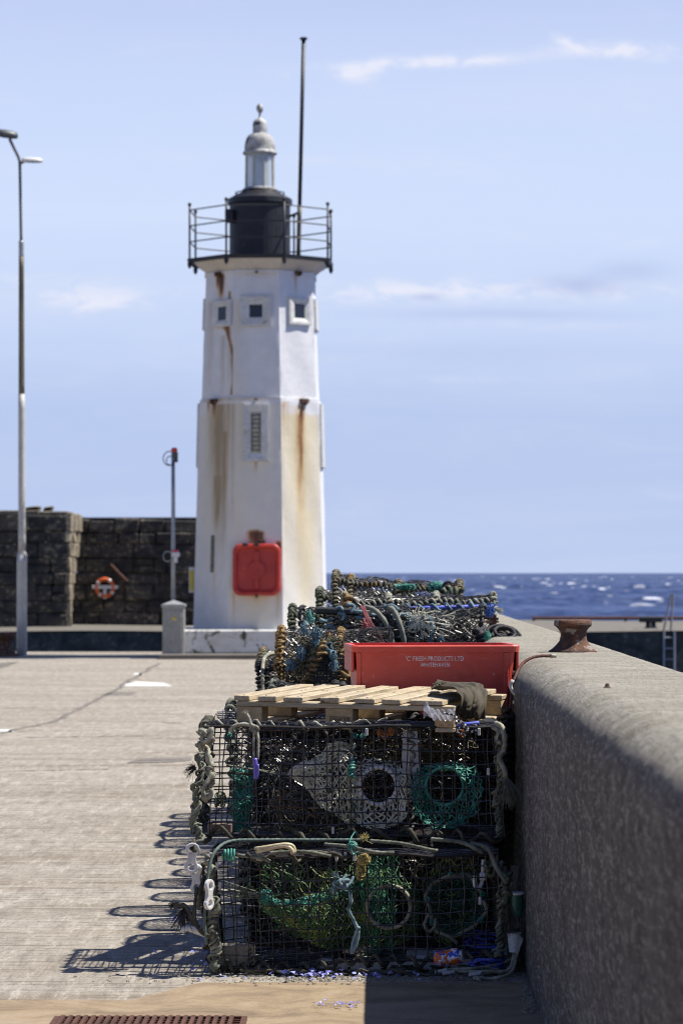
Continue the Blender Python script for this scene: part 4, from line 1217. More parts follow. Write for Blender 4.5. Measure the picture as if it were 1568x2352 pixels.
def knot(g, c, s, r):
    """small overhand lump"""
    t = np.linspace(0, 2 * math.pi, 26)
    p = np.stack([np.sin(t) + 2 * np.sin(2 * t), np.sin(3 * t), np.cos(t) - 2 * np.cos(2 * t)], -1) * s / 3
    a = rng.uniform(0, 6.28); ca, sa = math.cos(a), math.sin(a)
    p = np.stack([p[:, 0] * ca - p[:, 1] * sa, p[:, 0] * sa + p[:, 1] * ca, p[:, 2]], -1)
    g.rope(np.asarray(c) + p, r, sides=7)

def wrap_edge(g, path, bar, r, pitch, jit=.12, loops=True):
    g.mark()
    h = helix(path, bar + r, pitch * rnd.uniform(.9, 1.15), npt=9, jit=jit + .12)
    h = warp(h, r * .45, 26, rnd.random() * 9)
    g.tube(h, r * (1 + .24 * wob(np.arange(len(h)) * .23 + rnd.random() * 9)), 7, lobes=3, twist=2 * math.pi / (r * 9))

# ------------------------------------------------------------------ D-section creel
def d_creel(label, x0, x1, y0, y1, z0, z1, rope='weed', net='net', rr=.012, pitch=.040, base_rope='dark_rope', hoops=(0, .5, 1), slats=True,
            group=None, seed=0, sq=3.2, tilt=0.0, name='lobster_creel', nets=1, jut=.0, tang=26, net_r=.0022, ridge=True, cellm=.055, tang_mat='net'):
    W = x1 - x0; yc = (y0 + y1) / 2; hy = (y1 - y0) / 2; H = z1 - z0
    org = np.array([(x0 + x1) / 2, yc, z0])
    o = empty(name, org, label, 'creel', group)
    o.rotation_euler = (0, 0, 0)
    def arch(a):                       # a 0..1 from front base over the top to the back base
        th = math.pi * np.asarray(a)
        cy = np.cos(th); sy = np.sin(th)
        return np.stack([0 * cy, yc - hy * np.sign(cy) * np.abs(cy) ** (2 / sq), z0 + .02 + (H - .02) * np.abs(sy) ** (2 / sq)], -1)
    def S(u, v, k=1.0):
        p = arch(v); p[..., 0] = x0 + W * np.asarray(u)
        sag = np.sin(np.asarray(u) * math.pi * (len(hoops) - 1)) ** 2 * .018
        p[..., 2] -= sag * (p[..., 2] - z0) / H
        p[..., 2] += tilt * (np.asarray(u) - .5) * W
        return warp(p, .010, 3.5, seed)
    # base frame and slats
    g = MB(); b = .012
    cs = [np.array([x0, y0, z0 + .015]), np.array([x1, y0, z0 + .015]), np.array([x1, y1, z0 + .015]), np.array([x0, y1, z0 + .015])]
    for q in cs: q[2] += tilt * (q[0] - org[0])
    for i_ in range(4): g.tube([cs[i_], cs[(i_ + 1) % 4]], b, 6)
    bf = g.build('base_frame', M['oldbrown'], o)
    g = MB()
    for i_ in (0, 1, 3): wrap_edge(g, [cs[i_], cs[(i_ + 1) % 4]], b, rr * .8, pitch * 1.6)
    g.build('lashing', M[base_rope], bf, smooth_=True)
    if slats:
        g = MB(); n_ = int((y1 - y0) / .055)
        for i_ in range(n_):
            y = y0 + .03 + (y1 - y0 - .05) * i_ / max(1, n_ - 1)
            g.box(((x0 + x1) / 2, y, z0 + .012), (W / 2 - .012, 0, tilt * (W / 2 - .012)), (0, .013, 0), (0, 0, .007))
        g.build('slatted_floor', M['black_plastic'], o)
    for h_ in hoops:
        a = np.linspace(0, 1, 34); p = S(np.full(34, h_), a)
        p[:, 0] = p[:, 0] + (-jut if h_ == 0 else jut if h_ == 1 else 0) * np.sin(a * math.pi)
        g = MB(); g.tube(p, .009, 6); hp = g.build('hoop', M['black_plastic'], o)
        g = MB(); wrap_edge(g, p, .009, rr, pitch); g.build('lashing', M[rope], hp, smooth_=True)
    if ridge:
        for a in (.30, .70):
            p = S(np.linspace(0, 1, 30), np.full(30, a)); g = MB(); g.tube(p, .008, 6); rg = g.build('ridge_bar', M['black_plastic'], o)
            g = MB(); wrap_edge(g, p, .008, rr * .95, pitch * 1.2); g.build('lashing', M[rope], rg, smooth_=True)
    g = MB(); arc = H * 1.7 + (y1 - y0) * .8
    net_on(g, lambda u, v: S(u, v), max(4, int(W / cellm)), max(6, int(arc / cellm)), net_r, .004)
    for e in (0, 1):       # netted ends
        def E(u, v, e=e):
            a = arch(u * 0 + .5 * (1 - (1 - 2 * np.abs(u - .5)) * 0) * 0 + u); c_ = np.array([0, yc, z0 + .02])
            p = c_ + (a - c_) * np.asarray(v)[..., None]; p[..., 0] = x0 + W * e
            p[..., 2] += tilt * (e - .5) * W
            return warp(p, .008, 3.5, seed)
        net_on(g, E, 18, 6, net_r, .003)
    g.build('netting', M[net], o)
    if tang:
        g = MB(); tangle(g, (org[0], yc, z0 + H * .42), (W * .46, hy * .8, H * .36), tang, .0035, 22, .05)
        g.build('funnel_net', M[tang_mat], o)
    return o

# ------------------------------------------------------------------ square wire pot
def trilinear(c):
    """c: dict of 8 corners keyed (u, v, w)"""
    def T(u, v, w_):
        u, v, w_ = [np.asarray(q, float)[..., None] for q in np.broadcast_arrays(u, v, w_)]
        r_ = 0
        for i_ in (0, 1):
            for j_ in (0, 1):
                for k_ in (0, 1):
                    r_ = r_ + (u if i_ else 1 - u) * (v if j_ else 1 - v) * (w_ if k_ else 1 - w_) * c[(i_, j_, k_)]
        return r_
    return T
def wire_pot(label, c, cell, seed, wr=.0026, amp=.006, group=None):
    T0 = trilinear(c); T = lambda u, v, w_: warp(T0(u, v, w_), amp, 5.0, seed)
    W = np.linalg.norm(c[(1, 0, 0)] - c[(0, 0, 0)]); Dp = np.linalg.norm(c[(0, 1, 0)] - c[(0, 0, 0)]); H = np.linalg.norm(c[(0, 0, 1)] - c[(0, 0, 0)])
    nu, nv, nw = int(W / cell), int(Dp / cell), int(H / cell)
    org = (c[(0, 0, 0)] + c[(1, 1, 0)]) / 2
    o = empty('wire_lobster_pot', org, label, 'lobster pot', group)
    sides_ = {'front': lambda a, b: T(a, 0 * a, b), 'back': lambda a, b: T(a, 0 * a + 1, b), 'mid': None,
              'left': lambda a, b: T(0 * a, a, b), 'right': lambda a, b: T(0 * a + 1, a, b),
              'top': lambda a, b: T(a, b, 0 * a + 1), 'bottom': lambda a, b: T(a, b, 0 * a)}
    cnt = {'front': (nu, nw), 'back': (nu, nw), 'left': (nv, nw), 'right': (nv, nw), 'top': (nu, nv), 'bottom': (nu, nv)}
    for k_, S in sides_.items():
        if S is None: continue
        g = MB(); a, b = cnt[k_]
        lines_on(g, S, np.linspace(0, 1, a + 1), None, 'v', wr, max(8, b * 2), 4, 0.0015, .0006)
        lines_on(g, S, None, np.linspace(0, 1, b + 1), 'u', wr, max(10, a), 4, 0.002, .0006)
        g.build('mesh_panel', M['wire'], o)
    # divider panels inside
    for uu in (.44,):
        g = MB(); S = lambda a, b: T(uu + 0 * a, a, b)
        lines_on(g, S, np.linspace(0, 1, nv + 1), None, 'v', wr, 12, 4); lines_on(g, S, None, np.linspace(0, 1, nw + 1), 'u', wr, 12, 4)
        g.build('divider_panel', M['wire'], o)
    g = MB()
    t_ = np.linspace(0, 1, 14); z_ = 0 * t_
    for (i_, j_) in ((0, 0), (1, 0), (0, 1), (1, 1)):
        g.tube(T(t_, z_ + i_, z_ + j_), .0055, 6); g.tube(T(z_ + i_, t_, z_ + j_), .0055, 6); g.tube(T(z_ + i_, z_ + j_, t_), .0055, 6)
    g.build('frame', M['wire2'], o)
    return o, T

# ================================================================== THE TWO FRONT WIRE POTS
def corners(D0_, D1_, bl, br, tl, tr):
    r_ = {}
    for (u, w_), (x, y) in {(0, 0): bl, (1, 0): br, (0, 1): tl, (1, 1): tr}.items():
        p = P(x, y, D0_); r_[(u, 0, w_)] = p; r_[(u, 1, w_)] = p + np.array([0, D1_ - D0_, 0])
    return r_
cA = corners(11.95, 12.53, (494, 2228), (1150, 2196), (480, 1966), (1140, 1962))
cB = corners(12.18, 12.76, (452, 1920), (1158, 1924), (466, 1670), (1146, 1668))
potA, TA = wire_pot('lower black wire pot of the front stack with a green net bag inside', cA, .048, 1.3, amp=.009)
potB, TB = wire_pot('upper black wire-mesh pot of the front stack with two round net entrances inside', cB, .048, 5.1, amp=.006)

# ---- fittings of the upper pot
def edge(T, a, b, n=20):
    a, b = np.array(a, float), np.array(b, float); t_ = np.linspace(0, 1, n)[:, None]; q = a + (b - a) * t_
    return T(q[:, 0], q[:, 1], q[:, 2])
def rolled(T, v0, name, parent, w_=1.0):
    g = MB()         # doubled, rolled mesh along the top front edge
    for dz in np.linspace(-.008, .018, 5):
        p = edge(T, (0, v0, w_), (1, v0, w_), 26) + np.array([0, .01 + .2 * abs(dz), dz]) + rng.normal(0, .0016, (26, 3)); g.tube(p, .0026, 5)
    for k in range(27):
        p = edge(T, (k / 26, v0, w_), (k / 26, v0 + .08, w_), 3) + np.array([0, 0, .006]); g.tube(p + np.array([[0, -.004, -.012], [0.002, 0, .014], [.004, .01, .01]]), .0022, 5)
    g.build(name, M['wire'], parent)
rolled(TB, 0, 'rolled_edge', potB); rolled(TA, 0, 'rolled_edge', potA)
g = MB()
for u0, u1 in ((0.0, .12), (.13, .44)):
    wrap_edge(g, edge(TB, (u0, .02, 1), (u1, .02, 1)) + np.array([0, .010, .008]), .007, .0070, .072, .2)
wrap_edge(g, edge(TB, (.46, .02, 1), (.62, .02, 1)) + np.array([0, .01, .018]), .004, .005, .12, .2)
g.build('edge_rope', M['cream'], potB, smooth_=True)
g = MB(); wrap_edge(g, edge(TB, (0, 0, .02), (1, 0, .02), 30) + np.array([0, -.01, -.005]), .014, .009, .11, .3)
wrap_edge(g, edge(TB, (0, .5, 0), (0, .5, 1)), .006, .008, .05, .3); wrap_edge(g, edge(TB, (0, 1, 0), (0, 1, 1)), .006, .010, .04, .3)
wrap_edge(g, edge(TB, (0, 0, 1), (0, 1, 1)), .006, .009, .045, .3)
g.build('edge_rope', M['dark_rope'], potB, smooth_=True)
# heavy left corner rope with chain-like plaiting
def plait(path, s, r, mat, parent, name='corner_rope'):
    g = MB(); q = s * .55; path = warp(path, s * .5, 22, rnd.random() * 9)
    for k in range(3): wrap_edge(g, path, q * .15, q * rnd.uniform(.8, 1.05), q * 7.5, .25)
    wrap_edge(g, path, q * 1.5, q * .62, q * 6.5, .35)
    n_ = len(path)
    for k in range(max(1, n_ // 7)):
        c_ = path[rnd.randrange(n_)] + rng.normal(0, s * .35, 3); knot(g, c_, s * rnd.uniform(.8, 1.2), r * .7)
    for k in range(max(2, n_ // 4)):
        c_ = path[rnd.randrange(n_)]; tuft(g, c_, rng.normal(0, 1, 3), 7, .022, .0011, .7, .3)
    g.marks = []
    return g.build(name, M[mat], parent, smooth_=True)
pl = smooth([P(462, 1672, 12.12), P(470, 1700, 12.1), P(478, 1745, 12.08), P(488, 1780, 12.08), P(478, 1805, 12.08), P(468, 1835, 12.08)], .02)
plait(pl, .017, .0095, 'cream', potB)
plait(smooth([P(462, 1700, 12.14), P(460, 1760, 12.13), P(452, 1820, 12.12), P(448, 1870, 12.12), P(452, 1930, 12.12)], .02), .018, .0095, 'grey_rope', potB)
g = MB(); g.rope([P(488, 1775, 12.05), P(474, 1800, 12.04), P(466, 1815, 12.04), P(472, 1832, 12.04), P(484, 1828, 12.04), P(486, 1812, 12.04)], .010)
g.rope([P(470, 1690, 12.05), P(486, 1675, 12.04), P(480, 1700, 12.03), P(466, 1705, 12.04)], .011); knot(g, P(468, 1688, 12.06), .024, .009); knot(g, P(483, 1700, 12.06), .02, .009)
g.build('knotted_rope', M['cream'], potB, smooth_=True)
g = MB(); tuft(g, P(450, 1765, 12.08), (-.9, -.2, .15), 90, .05, .0012, .5, .4); g.build('frayed_end', M['dark_rope'], potB)
# right corner rope, frayed
plait(smooth([P(1150, 1668, 12.13), P(1146, 1720, 12.12), P(1150, 1775, 12.12), P(1140, 1850, 12.13), P(1150, 1925, 12.13)], .02), .014, .0085, 'grey_rope', potB)
g = MB(); g.rope([P(1136, 1662, 12.1), P(1150, 1668, 12.08), P(1158, 1690, 12.07), P(1156, 1725, 12.07), P(1146, 1742, 12.07), P(1158, 1768, 12.06), P(1160, 1785, 12.05)], .012)
g.rope([P(1130, 1670, 12.1), P(1145, 1680, 12.08), P(1140, 1700, 12.07), P(1152, 1708, 12.07)], .010); g.build('knotted_rope', M['cream'], potB, smooth_=True)
g = MB(); tuft(g, P(1160, 1782, 12.05), (.22, -.1, -1), 170, .125, .0013, .22, .1); g.build('frayed_end', M['grey_rope'], potB)
# cream tie at the top left and purple hook below it
g = MB(); g.rope([P(533, 1682, 12.12), P(535, 1670, 12.1), P(560, 1664, 12.09), P(582, 1668, 12.09), P(590, 1676, 12.08), P(586, 1688, 12.08)], .009)
g.rope([P(566, 1640, 12.12), P(572, 1650, 12.1), P(578, 1668, 12.08)], .007); g.rope([P(584, 1678, 12.08), P(583, 1715, 12.07), P(584, 1748, 12.07)], .006); g.rope([P(590, 1678, 12.08), P(593, 1700, 12.07), P(592, 1745, 12.07)], .006)
knot(g, P(584, 1676, 12.08), .018, .007)
g.build('tie_rope', M['cream'], potB, smooth_=True)
g = MB(); tuft(g, P(565, 1640, 12.12), (0, 0, 1), 40, .022, .0011, .7, .2); g.build('frayed_end', M['cream'], potB)
g = MB(); g.tube(smooth([P(585, 1742, 12.06), P(587, 1765, 12.06), P(588, 1790, 12.06)], .01), .0105, 8)
g.tube(smooth([P(592, 1756, 12.05), P(592, 1775, 12.05), P(589, 1790, 12.05)], .01), .006, 6)
tag(g.build('plastic_hook', M['purple'], org=P(588, 1790, 12.06), smooth_=True), 'purple plastic hook hanging on cream cord at the front of the upper wire pot', 'hook')

# net funnels
def funnel(ringc, rr_, outer, n, m_, r, mat, parent, ringmat, ring_r, name='entrance_net', amp=.003, ringname='entrance_ring', wraps=0):
    """netting from a ring out to an irregular outline; outer: list of world points going round"""
    outer = np.array(outer)
    def O(a):
        a = np.mod(a, 1.0); k = a * len(outer); i0 = np.floor(k).astype(int) % len(outer); i1 = (i0 + 1) % len(outer); f = (k - np.floor(k))[..., None]
        return outer[i0] * (1 - f) + outer[i1] * f
    ringc = np.array(ringc)
    def S(u, v):
        th = np.asarray(u) * 2 * math.pi
        q = ringc + rr_ * np.stack([np.cos(th), 0 * th, np.sin(th)], -1)
        f = np.asarray(v)[..., None]; bl = q * (1 - f) + O(u) * f
        return bl - np.stack([0 * th, 0 * th, .02 * np.sin(np.asarray(v) * math.pi)], -1)
    g = MB(); net_on(g, S, n, m_, r, amp); e = g.build(name, M[mat], parent)
    th = np.arange(40) * 2 * math.pi / 40; rp = ringc + rr_ * np.stack([np.cos(th), 0 * th, np.sin(th)], -1)
    g = MB(); g.tube(rp, ring_r, 8, closed=True); rg = g.build(ringname, M[ringmat], e, smooth_=True) 
    if wraps:
        g = MB()
        for k in range(wraps):
            a = 2 * math.pi * k / wraps; c_ = ringc + rr_ * np.array([math.cos(a), 0, math.sin(a)]); t2 = np.arange(8) * math.pi / 4
            ra = np.array([math.cos(a), 0, math.sin(a)])
            g.tube(c_ + (ring_r + .0015) * (np.cos(t2)[:, None] * ra + np.sin(t2)[:, None] * np.array([0, 1., 0])), .0011, 4, closed=True)
        g.build('ring_whipping', M['black_rope'], e)
    return e
def outl(cx_, cy_, rx, ry, D, n=14, jit=.12, dj=.08):
    return [P(cx_ + rx * (1 + rnd.uniform(-jit, jit)) * math.cos(a), cy_ - ry * (1 + rnd.uniform(-jit, jit)) * math.sin(a), D + rnd.uniform(-dj, dj)) for a in np.arange(n) * 2 * math.pi / n]
funnel(P(869, 1806, 12.215), .078, [P(945, 1820, 12.22), P(940, 1770, 12.25), P(905, 1748, 12.3), P(850, 1740, 12.3), P(812, 1752, 12.26), P(798, 1800, 12.22), P(800, 1870, 12.2), P(830, 1900, 12.2), P(890, 1905, 12.2), P(930, 1880, 12.2)],
       24, 5, .0034, 'white_net', potB, 'white_plastic', .0105, wraps=24)
funnel(P(1021, 1806, 12.225), .078, [P(1112, 1810, 12.22), P(1098, 1765, 12.25), P(1050, 1750, 12.28), P(995, 1752, 12.3), P(952, 1765, 12.26), P(945, 1820, 12.22), P(958, 1880, 12.2), P(990, 1905, 12.2), P(1050, 1902, 12.2), P(1095, 1870, 12.2)],
       26, 5, .0032, 'teal', potB, 'teal', .0075)
# pale parlour cone, tip to the left
apex = P(664, 1778, 12.32)
cone = [P(810, 1715, 12.25), P(815, 1760, 12.2), P(812, 1830, 12.2), P(805, 1905, 12.25), P(800, 1890, 12.45), P(806, 1800, 12.5), P(808, 1720, 12.45), P(770, 1705, 12.35)]
cone = np.array(cone)
def S(u, v):
    k = np.mod(u, 1) * len(cone); i0 = np.floor(k).astype(int) % len(cone); i1 = (i0 + 1) % len(cone); f = (k - np.floor(k))[..., None]
    o_ = cone[i0] * (1 - f) + cone[i1] * f; v = np.asarray(v)[..., None]
    return apex + (o_ - apex) * (v ** .9) + np.concatenate([0 * v, 0 * v, .012 * np.sin(v * 9)], -1)
g = MB(); net_on(g, S, 24, 11, .0032, .004); g.build('parlour_net', M['white_net'], potB)
g = MB(); g.rope([apex, P(600, 1770, 12.3), P(520, 1758, 12.25)], .004); g.rope([P(664, 1780, 12.32), P(620, 1776, 12.3), P(590, 1768, 12.25)], .003); g.build('parlour_cord', M['grey_rope'], potB, smooth_=True)
g = MB()
for x_ in (807, 942):
    p = smooth([P(x_, 1672, 12.2), P(x_ + 6, 1740, 12.2), P(x_ - 4, 1800, 12.19), P(x_ + 4, 1870, 12.2), P(x_, 1915, 12.2)], .02); wrap_edge(g, p, .004, .006, .04, .5)
g.build('seam_lacing', M['grey_rope'], potB, smooth_=True)
g = MB(); p = smooth([P(812, 1745, 12.18), P(806, 1765, 12.17), P(808, 1785, 12.17)], .01); wrap_edge(g, p, .004, .006, .014, .2); g.build('seam_lacing', M['teal'], potB, smooth_=True)
# teal net bundle on the left, weathered board, ballast brick
g = MB()
c0, c1 = P(556, 1838, 12.35), P(556, 1838, 12.35)
def S(u, v):
    th = np.asarray(u) * 2 * math.pi; v = np.asarray(v); rad = .030 + .018 * np.sin(v * 9 + 1) * np.sin(th * 2) + .012 * np.sin(v * 14)
    return np.stack([c0[0] + rad * np.cos(th) + .012 * np.sin(v * 6), c0[1] + rad * np.sin(th), Z(1762, 12.35) + (Z(1912, 12.35) - Z(1762, 12.35)) * v], -1)
net_on(g, S, 12, 18, .0026, .004); tangle(g, (c0[0], c0[1], Z(1838, 12.35)), (.035, .03, .13), 46, .0022, 12, .03); g.build('bait_net', M['teal'], potB)
g = MB(); tangle(g, P(505, 1838, 12.3), (.025, .02, .04), 16, .0022, 10, .02); g.build('bait_net', M['weed'], potB)
g = MB()
for a, b, c_, e in ((928, 938, 946, 962), (950, 962, 940, 958)):
    pass
for xt0, xt1, xb0, xb1, yb_ in ((926, 941, 928, 944, 1800), (944, 958, 946, 964, 1830)):
    pts = []
    for D_ in (12.26, 12.275):
        pts += [P(xt0, 1680, D_), P(xt1, 1680, D_), P(xb1, yb_ - 30, D_), P(xb1 + 6, yb_, D_), P(xb0, yb_, D_), P(xb0 - 6, yb_ - 60, D_)]
    g.add(pts, [(0, 1, 2, 3, 4, 5)[::-1], (6, 7, 8, 9, 10, 11)] + [(i_, (i_ + 1) % 6, 6 + (i_ + 1) % 6, 6 + i_) for i_ in range(6)])
g.build('wooden_runner', M['silverwood'], potB)
c_ = P(506, 1903, 12.33); g = MB(); g.bbox(c_, (.052, 0, -.002), (0, .05, 0), (.001, 0, .026), .006); v = g.v[0]; g.v[0] = v + rng.normal(0, .0015, v.shape); g.build('ballast_brick', M['brick'], potB)
# tangled gear inside the upper pot, and small scraps caught in the mesh
g = MB(); tangle(g, (TB(.5, .6, .45)), (.55, .2, .16), 14, .0024, 26, .05); g.build('inner_net', M['net'], potB)
g = MB(); tangle(g, TB(.74, .7, .78), (.26, .12, .09), 40, .0022, 18, .04); tangle(g, TB(.35, .4, .12), (.3, .2, .05), 14, .0025, 14, .04); g.build('inner_net', M['mixed'], potB)
g = MB(); 
for x_, y_ in ((873, 1682), (898, 1680), (885, 1690), (1060, 1684)): tangle(g, P(x_, y_, 12.24), (.014, .01, .02), 10, .0018, 8, .015)
g.build('frayed_end', simple('orange_twine', [(.45, .14, .05), (.62, .28, .12)], .8, 20, bump=0), potB)
g = MB()
for x_, y_ in ((833, 1692), (815, 1690), (526, 1690)): tangle(g, P(x_, y_, 12.2), (.012, .01, .012), 10, .0018, 8, .015)
g.build('frayed_end', M['teal'], potB)
# few rusted wires
g = MB()
for (u0, u1, w_) in ((.12, .30, .965), (.62, .75, .83), (.05, .2, .57), (.24, .40, .27), (.62, .74, .08), (.1, .25, .82), (.5, .6, .45)):
    g.tube(edge(TB, (u0, -.004, w_), (u1, -.004, w_), 8), .0022, 5)
g.build('rusted_wire', M['rust'], potB)
# small wire flap sticking up behind the top left corner
g = MB()
for k in range(9): g.tube([P(510 + k * 10, 1664 + rnd.uniform(-2, 2), 12.4), P(512 + k * 10, 1633 + rnd.uniform(-3, 3), 12.6)], .0022, 4)
for k in range(7): g.tube([P(498, 1660 - k * 4, 12.4 + k * .03), P(600, 1656 - k * 4, 12.4 + k * .03)], .0022, 4)
g.tube([P(486, 1662, 12.3), P(496, 1640, 12.3), P(510, 1662, 12.3), P(545, 1668, 12.3)], .0025, 4)
g.build('wire_flap', M['wire'], potB)

# ---- fittings of the lower pot
g = MB()
wrap_edge(g, edge(TA, (.13, 0, 1), (.52, 0, 1)) + np.array([0, -.012, .004]), .008, .0085, .19, .3)
g.build('edge_rope', M['dark_rope'], potA, smooth_=True)
g = MB()
def lay(pts, r): g.rope(pts, r)
lay([P(620, 1960, 11.93), P(700, 1957, 11.9), P(760, 1968, 11.9)], .008); lay([P(545, 1965, 11.93), P(600, 1972, 11.9), P(620, 1980, 11.9)], .008)
lay([P(745, 1940, 12.0), P(800, 1945, 11.95), P(860, 1958, 11.9), P(905, 1960, 11.9)], .008); lay([P(850, 1932, 12.0), P(920, 1938, 11.95), P(985, 1952, 11.9), P(1005, 1955, 11.9)], .008)
lay([P(990, 1928, 12.0), P(1060, 1936, 11.93), P(1110, 1960, 11.9)], .009)
lay([P(1080, 1938, 11.95), P(1120, 1950, 11.9), P(1136, 1985, 11.88), P(1150, 2010, 11.86), P(1165, 2030, 11.86)], .011)
g.build('edge_rope', M['grey_rope'], potA, smooth_=True)
g = MB(); lay([P(840, 1930, 12.02), P(700, 1930, 12.02), P(600, 1930, 12.0), P(530, 1933, 11.96), P(495, 1955, 11.9), P(480, 1995, 11.87), P(474, 2050, 11.86), P(470, 2120, 11.87), P(474, 2170, 11.88)], .0070)
g.build('hauling_rope', simple('blue_grey_rope', [(.05, .075, .07), (.16, .22, .20)], .8, 14, bump=.3, bscale=300, bd=.002), potA, smooth_=True)
g = MB(); wrap_edge(g, [P(512, 1962, 11.9), P(540, 1964, 11.9)], .014, .005, .011, .1); g.build('seam_lacing', M['teal'], potA, smooth_=True)
plait(smooth([P(486, 1975, 11.92), P(484, 2030, 11.9), P(492, 2080, 11.9), P(486, 2130, 11.9), P(496, 2180, 11.9), P(494, 2230, 11.9)], .02), .017, .009, 'grey_rope', potA)
plait(smooth([P(470, 1990, 12.0), P(468, 2060, 12.0), P(478, 2130, 12.0), P(480, 2210, 12.0)], .02), .014, .009, 'dark_rope', potA)
plait(smooth([P(1152, 1985, 11.92), P(1160, 2040, 11.9), P(1148, 2100, 11.9), P(1150, 2150, 11.9), P(1142, 2200, 11.9)], .02), .015, .010, 'grey_rope', potA)
g = MB(); knot(g, P(1128, 1995, 11.9), .03, .010); knot(g, P(1165, 2020, 11.88), .034, .010); knot(g, P(1158, 2060, 11.88), .028, .010); g.build('knotted_rope', M['weed'], potA, smooth_=True)
g = MB(); tuft(g, P(1165, 2070, 11.88), (.15, -.1, -1), 120, .13, .0015, .25, .1); g.build('frayed_end', M['dark_rope'], potA)
# green net bag slung across
top_ = smooth([P(588, 2050, 12.05), P(640, 2068, 12.0), P(700, 2062, 12.0), P(760, 2040, 12.02), P(830, 2020, 12.06)], .02)
bot_ = smooth([P(600, 2090, 12.1), P(660, 2130, 12.08), P(740, 2178, 12.06), P(810, 2180, 12.06), P(860, 2165, 12.08)], .02)
def interp(path, t):
    k = np.clip(t, 0, 1) * (len(path) - 1); i0 = np.floor(k).astype(int); i1 = np.minimum(i0 + 1, len(path) - 1); f = (k - i0)[..., None]; return path[i0] * (1 - f) + path[i1] * f
def S(u, v):
    u = np.asarray(u); v = np.asarray(v); p = interp(top_, u) * (1 - v[..., None]) + interp(bot_, u) * v[..., None]
    p[..., 1] -= .07 * np.sin(v * math.pi) * np.sin(np.clip(u, .05, 1) * math.pi); return p
g = MB(); net_on(g, S, 24, 11, .0030, .004)
def S2(u, v): p = S(u, v); p[..., 1] += .12 * np.sin(np.asarray(v) * math.pi); return p
net_on(g, S2, 16, 8, .0026, .005); tangle(g, P(740, 2120, 12.1), (.2, .06, .07), 30, .002, 12, .04); g.build('net_bag', M['green'], potA)
g = MB(); net_on(g, lambda u, v: S(u, np.asarray(v) * .16), 40, 4, .0026, .003); tangle(g, P(612, 2062, 12.0), (.03, .02, .035), 24, .002, 10, .02); g.build('net_bag', M['teal'], potA)
g = MB()
for k in range(5): g.rope([P(500, 2020 + k * 8, 12.1), P(545, 2035 + k * 7, 12.05), P(600, 2052 + k * 3, 12.03)], .0028)
g.build('bag_cord', M['grey_rope'], potA, smooth_=True)
# hanging green curtain net
g = MB(); cc = np.array([P(826, 1960, 12.0), P(915, 1960, 12.0), P(905, 2180, 12.05), P(835, 2200, 12.05)])
S = lambda u, v: (cc[0] * (1 - np.asarray(u)[..., None]) + cc[1] * np.asarray(u)[..., None]) * (1 - np.asarray(v)[..., None]) + (cc[3] * (1 - np.asarray(u)[..., None]) + cc[2] * np.asarray(u)[..., None]) * np.asarray(v)[..., None] + np.stack([0 * np.asarray(u), .03 * np.sin(np.asarray(u) * 12), 0 * np.asarray(u)], -1)
net_on(g, S, 10, 9, .0022, .006); tangle(g, P(850, 2060, 12.08), (.06, .05, .2), 60, .0018, 14, .04, sag=.015); g.build('curtain_net', simple('green_curtain_net', [(.02, .10, .06), (.05, .22, .13), (.16, .34, .22)], .6, 20, bump=0), potA)
g = MB(); tangle(g, P(835, 1975, 11.93), (.030, .02, .022), 20, .002, 10, .02); tuft(g, P(835, 1930, 12.0), (0, -.2, 1), 50, .035, .0012, .6, .1); tangle(g, P(828, 2000, 11.95), (.02, .02, .05), 16, .002, 10, .02)
g.build('frayed_end', simple('yellow_twine', [(.34, .26, .06), (.60, .52, .24)], .8, 20, bump=0), potA)
g = MB(); g.rope([P(814, 1912, 12.0), P(806, 1925, 11.95), P(802, 1938, 11.93)], .003); tangle(g, P(808, 1943, 11.93), (.022, .01, .018), 22, .002, 9, .015); g.rope([P(806, 1950, 11.92), P(812, 1965, 11.92), P(820, 1958, 11.92), P(830, 1970, 11.92)], .0035); g.build('tie_rope', M['teal'], potA, smooth_=True)
# pale blue knotted cord in the middle
g = MB(); g.rope([P(795, 2010, 11.9), P(785, 2022, 11.88), P(765, 2030, 11.88), P(782, 2040, 11.88), P(800, 2034, 11.88), P(812, 2015, 11.9)], .007); knot(g, P(790, 2030, 11.88), .022, .007)
g.rope([P(800, 2036, 11.9), P(806, 2070, 11.9), P(800, 2090, 11.9), P(812, 2115, 11.9), P(822, 2140, 11.9), P(818, 2170, 11.9), P(808, 2190, 11.9), P(812, 2160, 11.9), P(824, 2130, 11.88)], .008)
g.build('tie_rope', M['ltblue'], potA, smooth_=True)
g = MB(); tuft(g, P(780, 2018, 11.88), (-1, -.2, .8), 50, .04, .0012, .3, .1); tuft(g, P(775, 2038, 11.88), (-1, -.2, -.6), 40, .035, .0012, .3, .1); g.build('frayed_end', M['ltblue'], potA)
funnel(P(893, 2084, 12.0), .088, outl(885, 2085, 84, 88, 12.12, dj=.03), 26, 5, .0028, 'green', potA, 'cream', .0085)
g = MB(); tangle(g, TA(.38, .3, .55), (.36, .1, .18), 60, .0020, 16, .03); tangle(g, TA(.85, .3, .5), (.12, .1, .2), 30, .0020, 16, .03); g.build('inner_net', M['green'], potA)
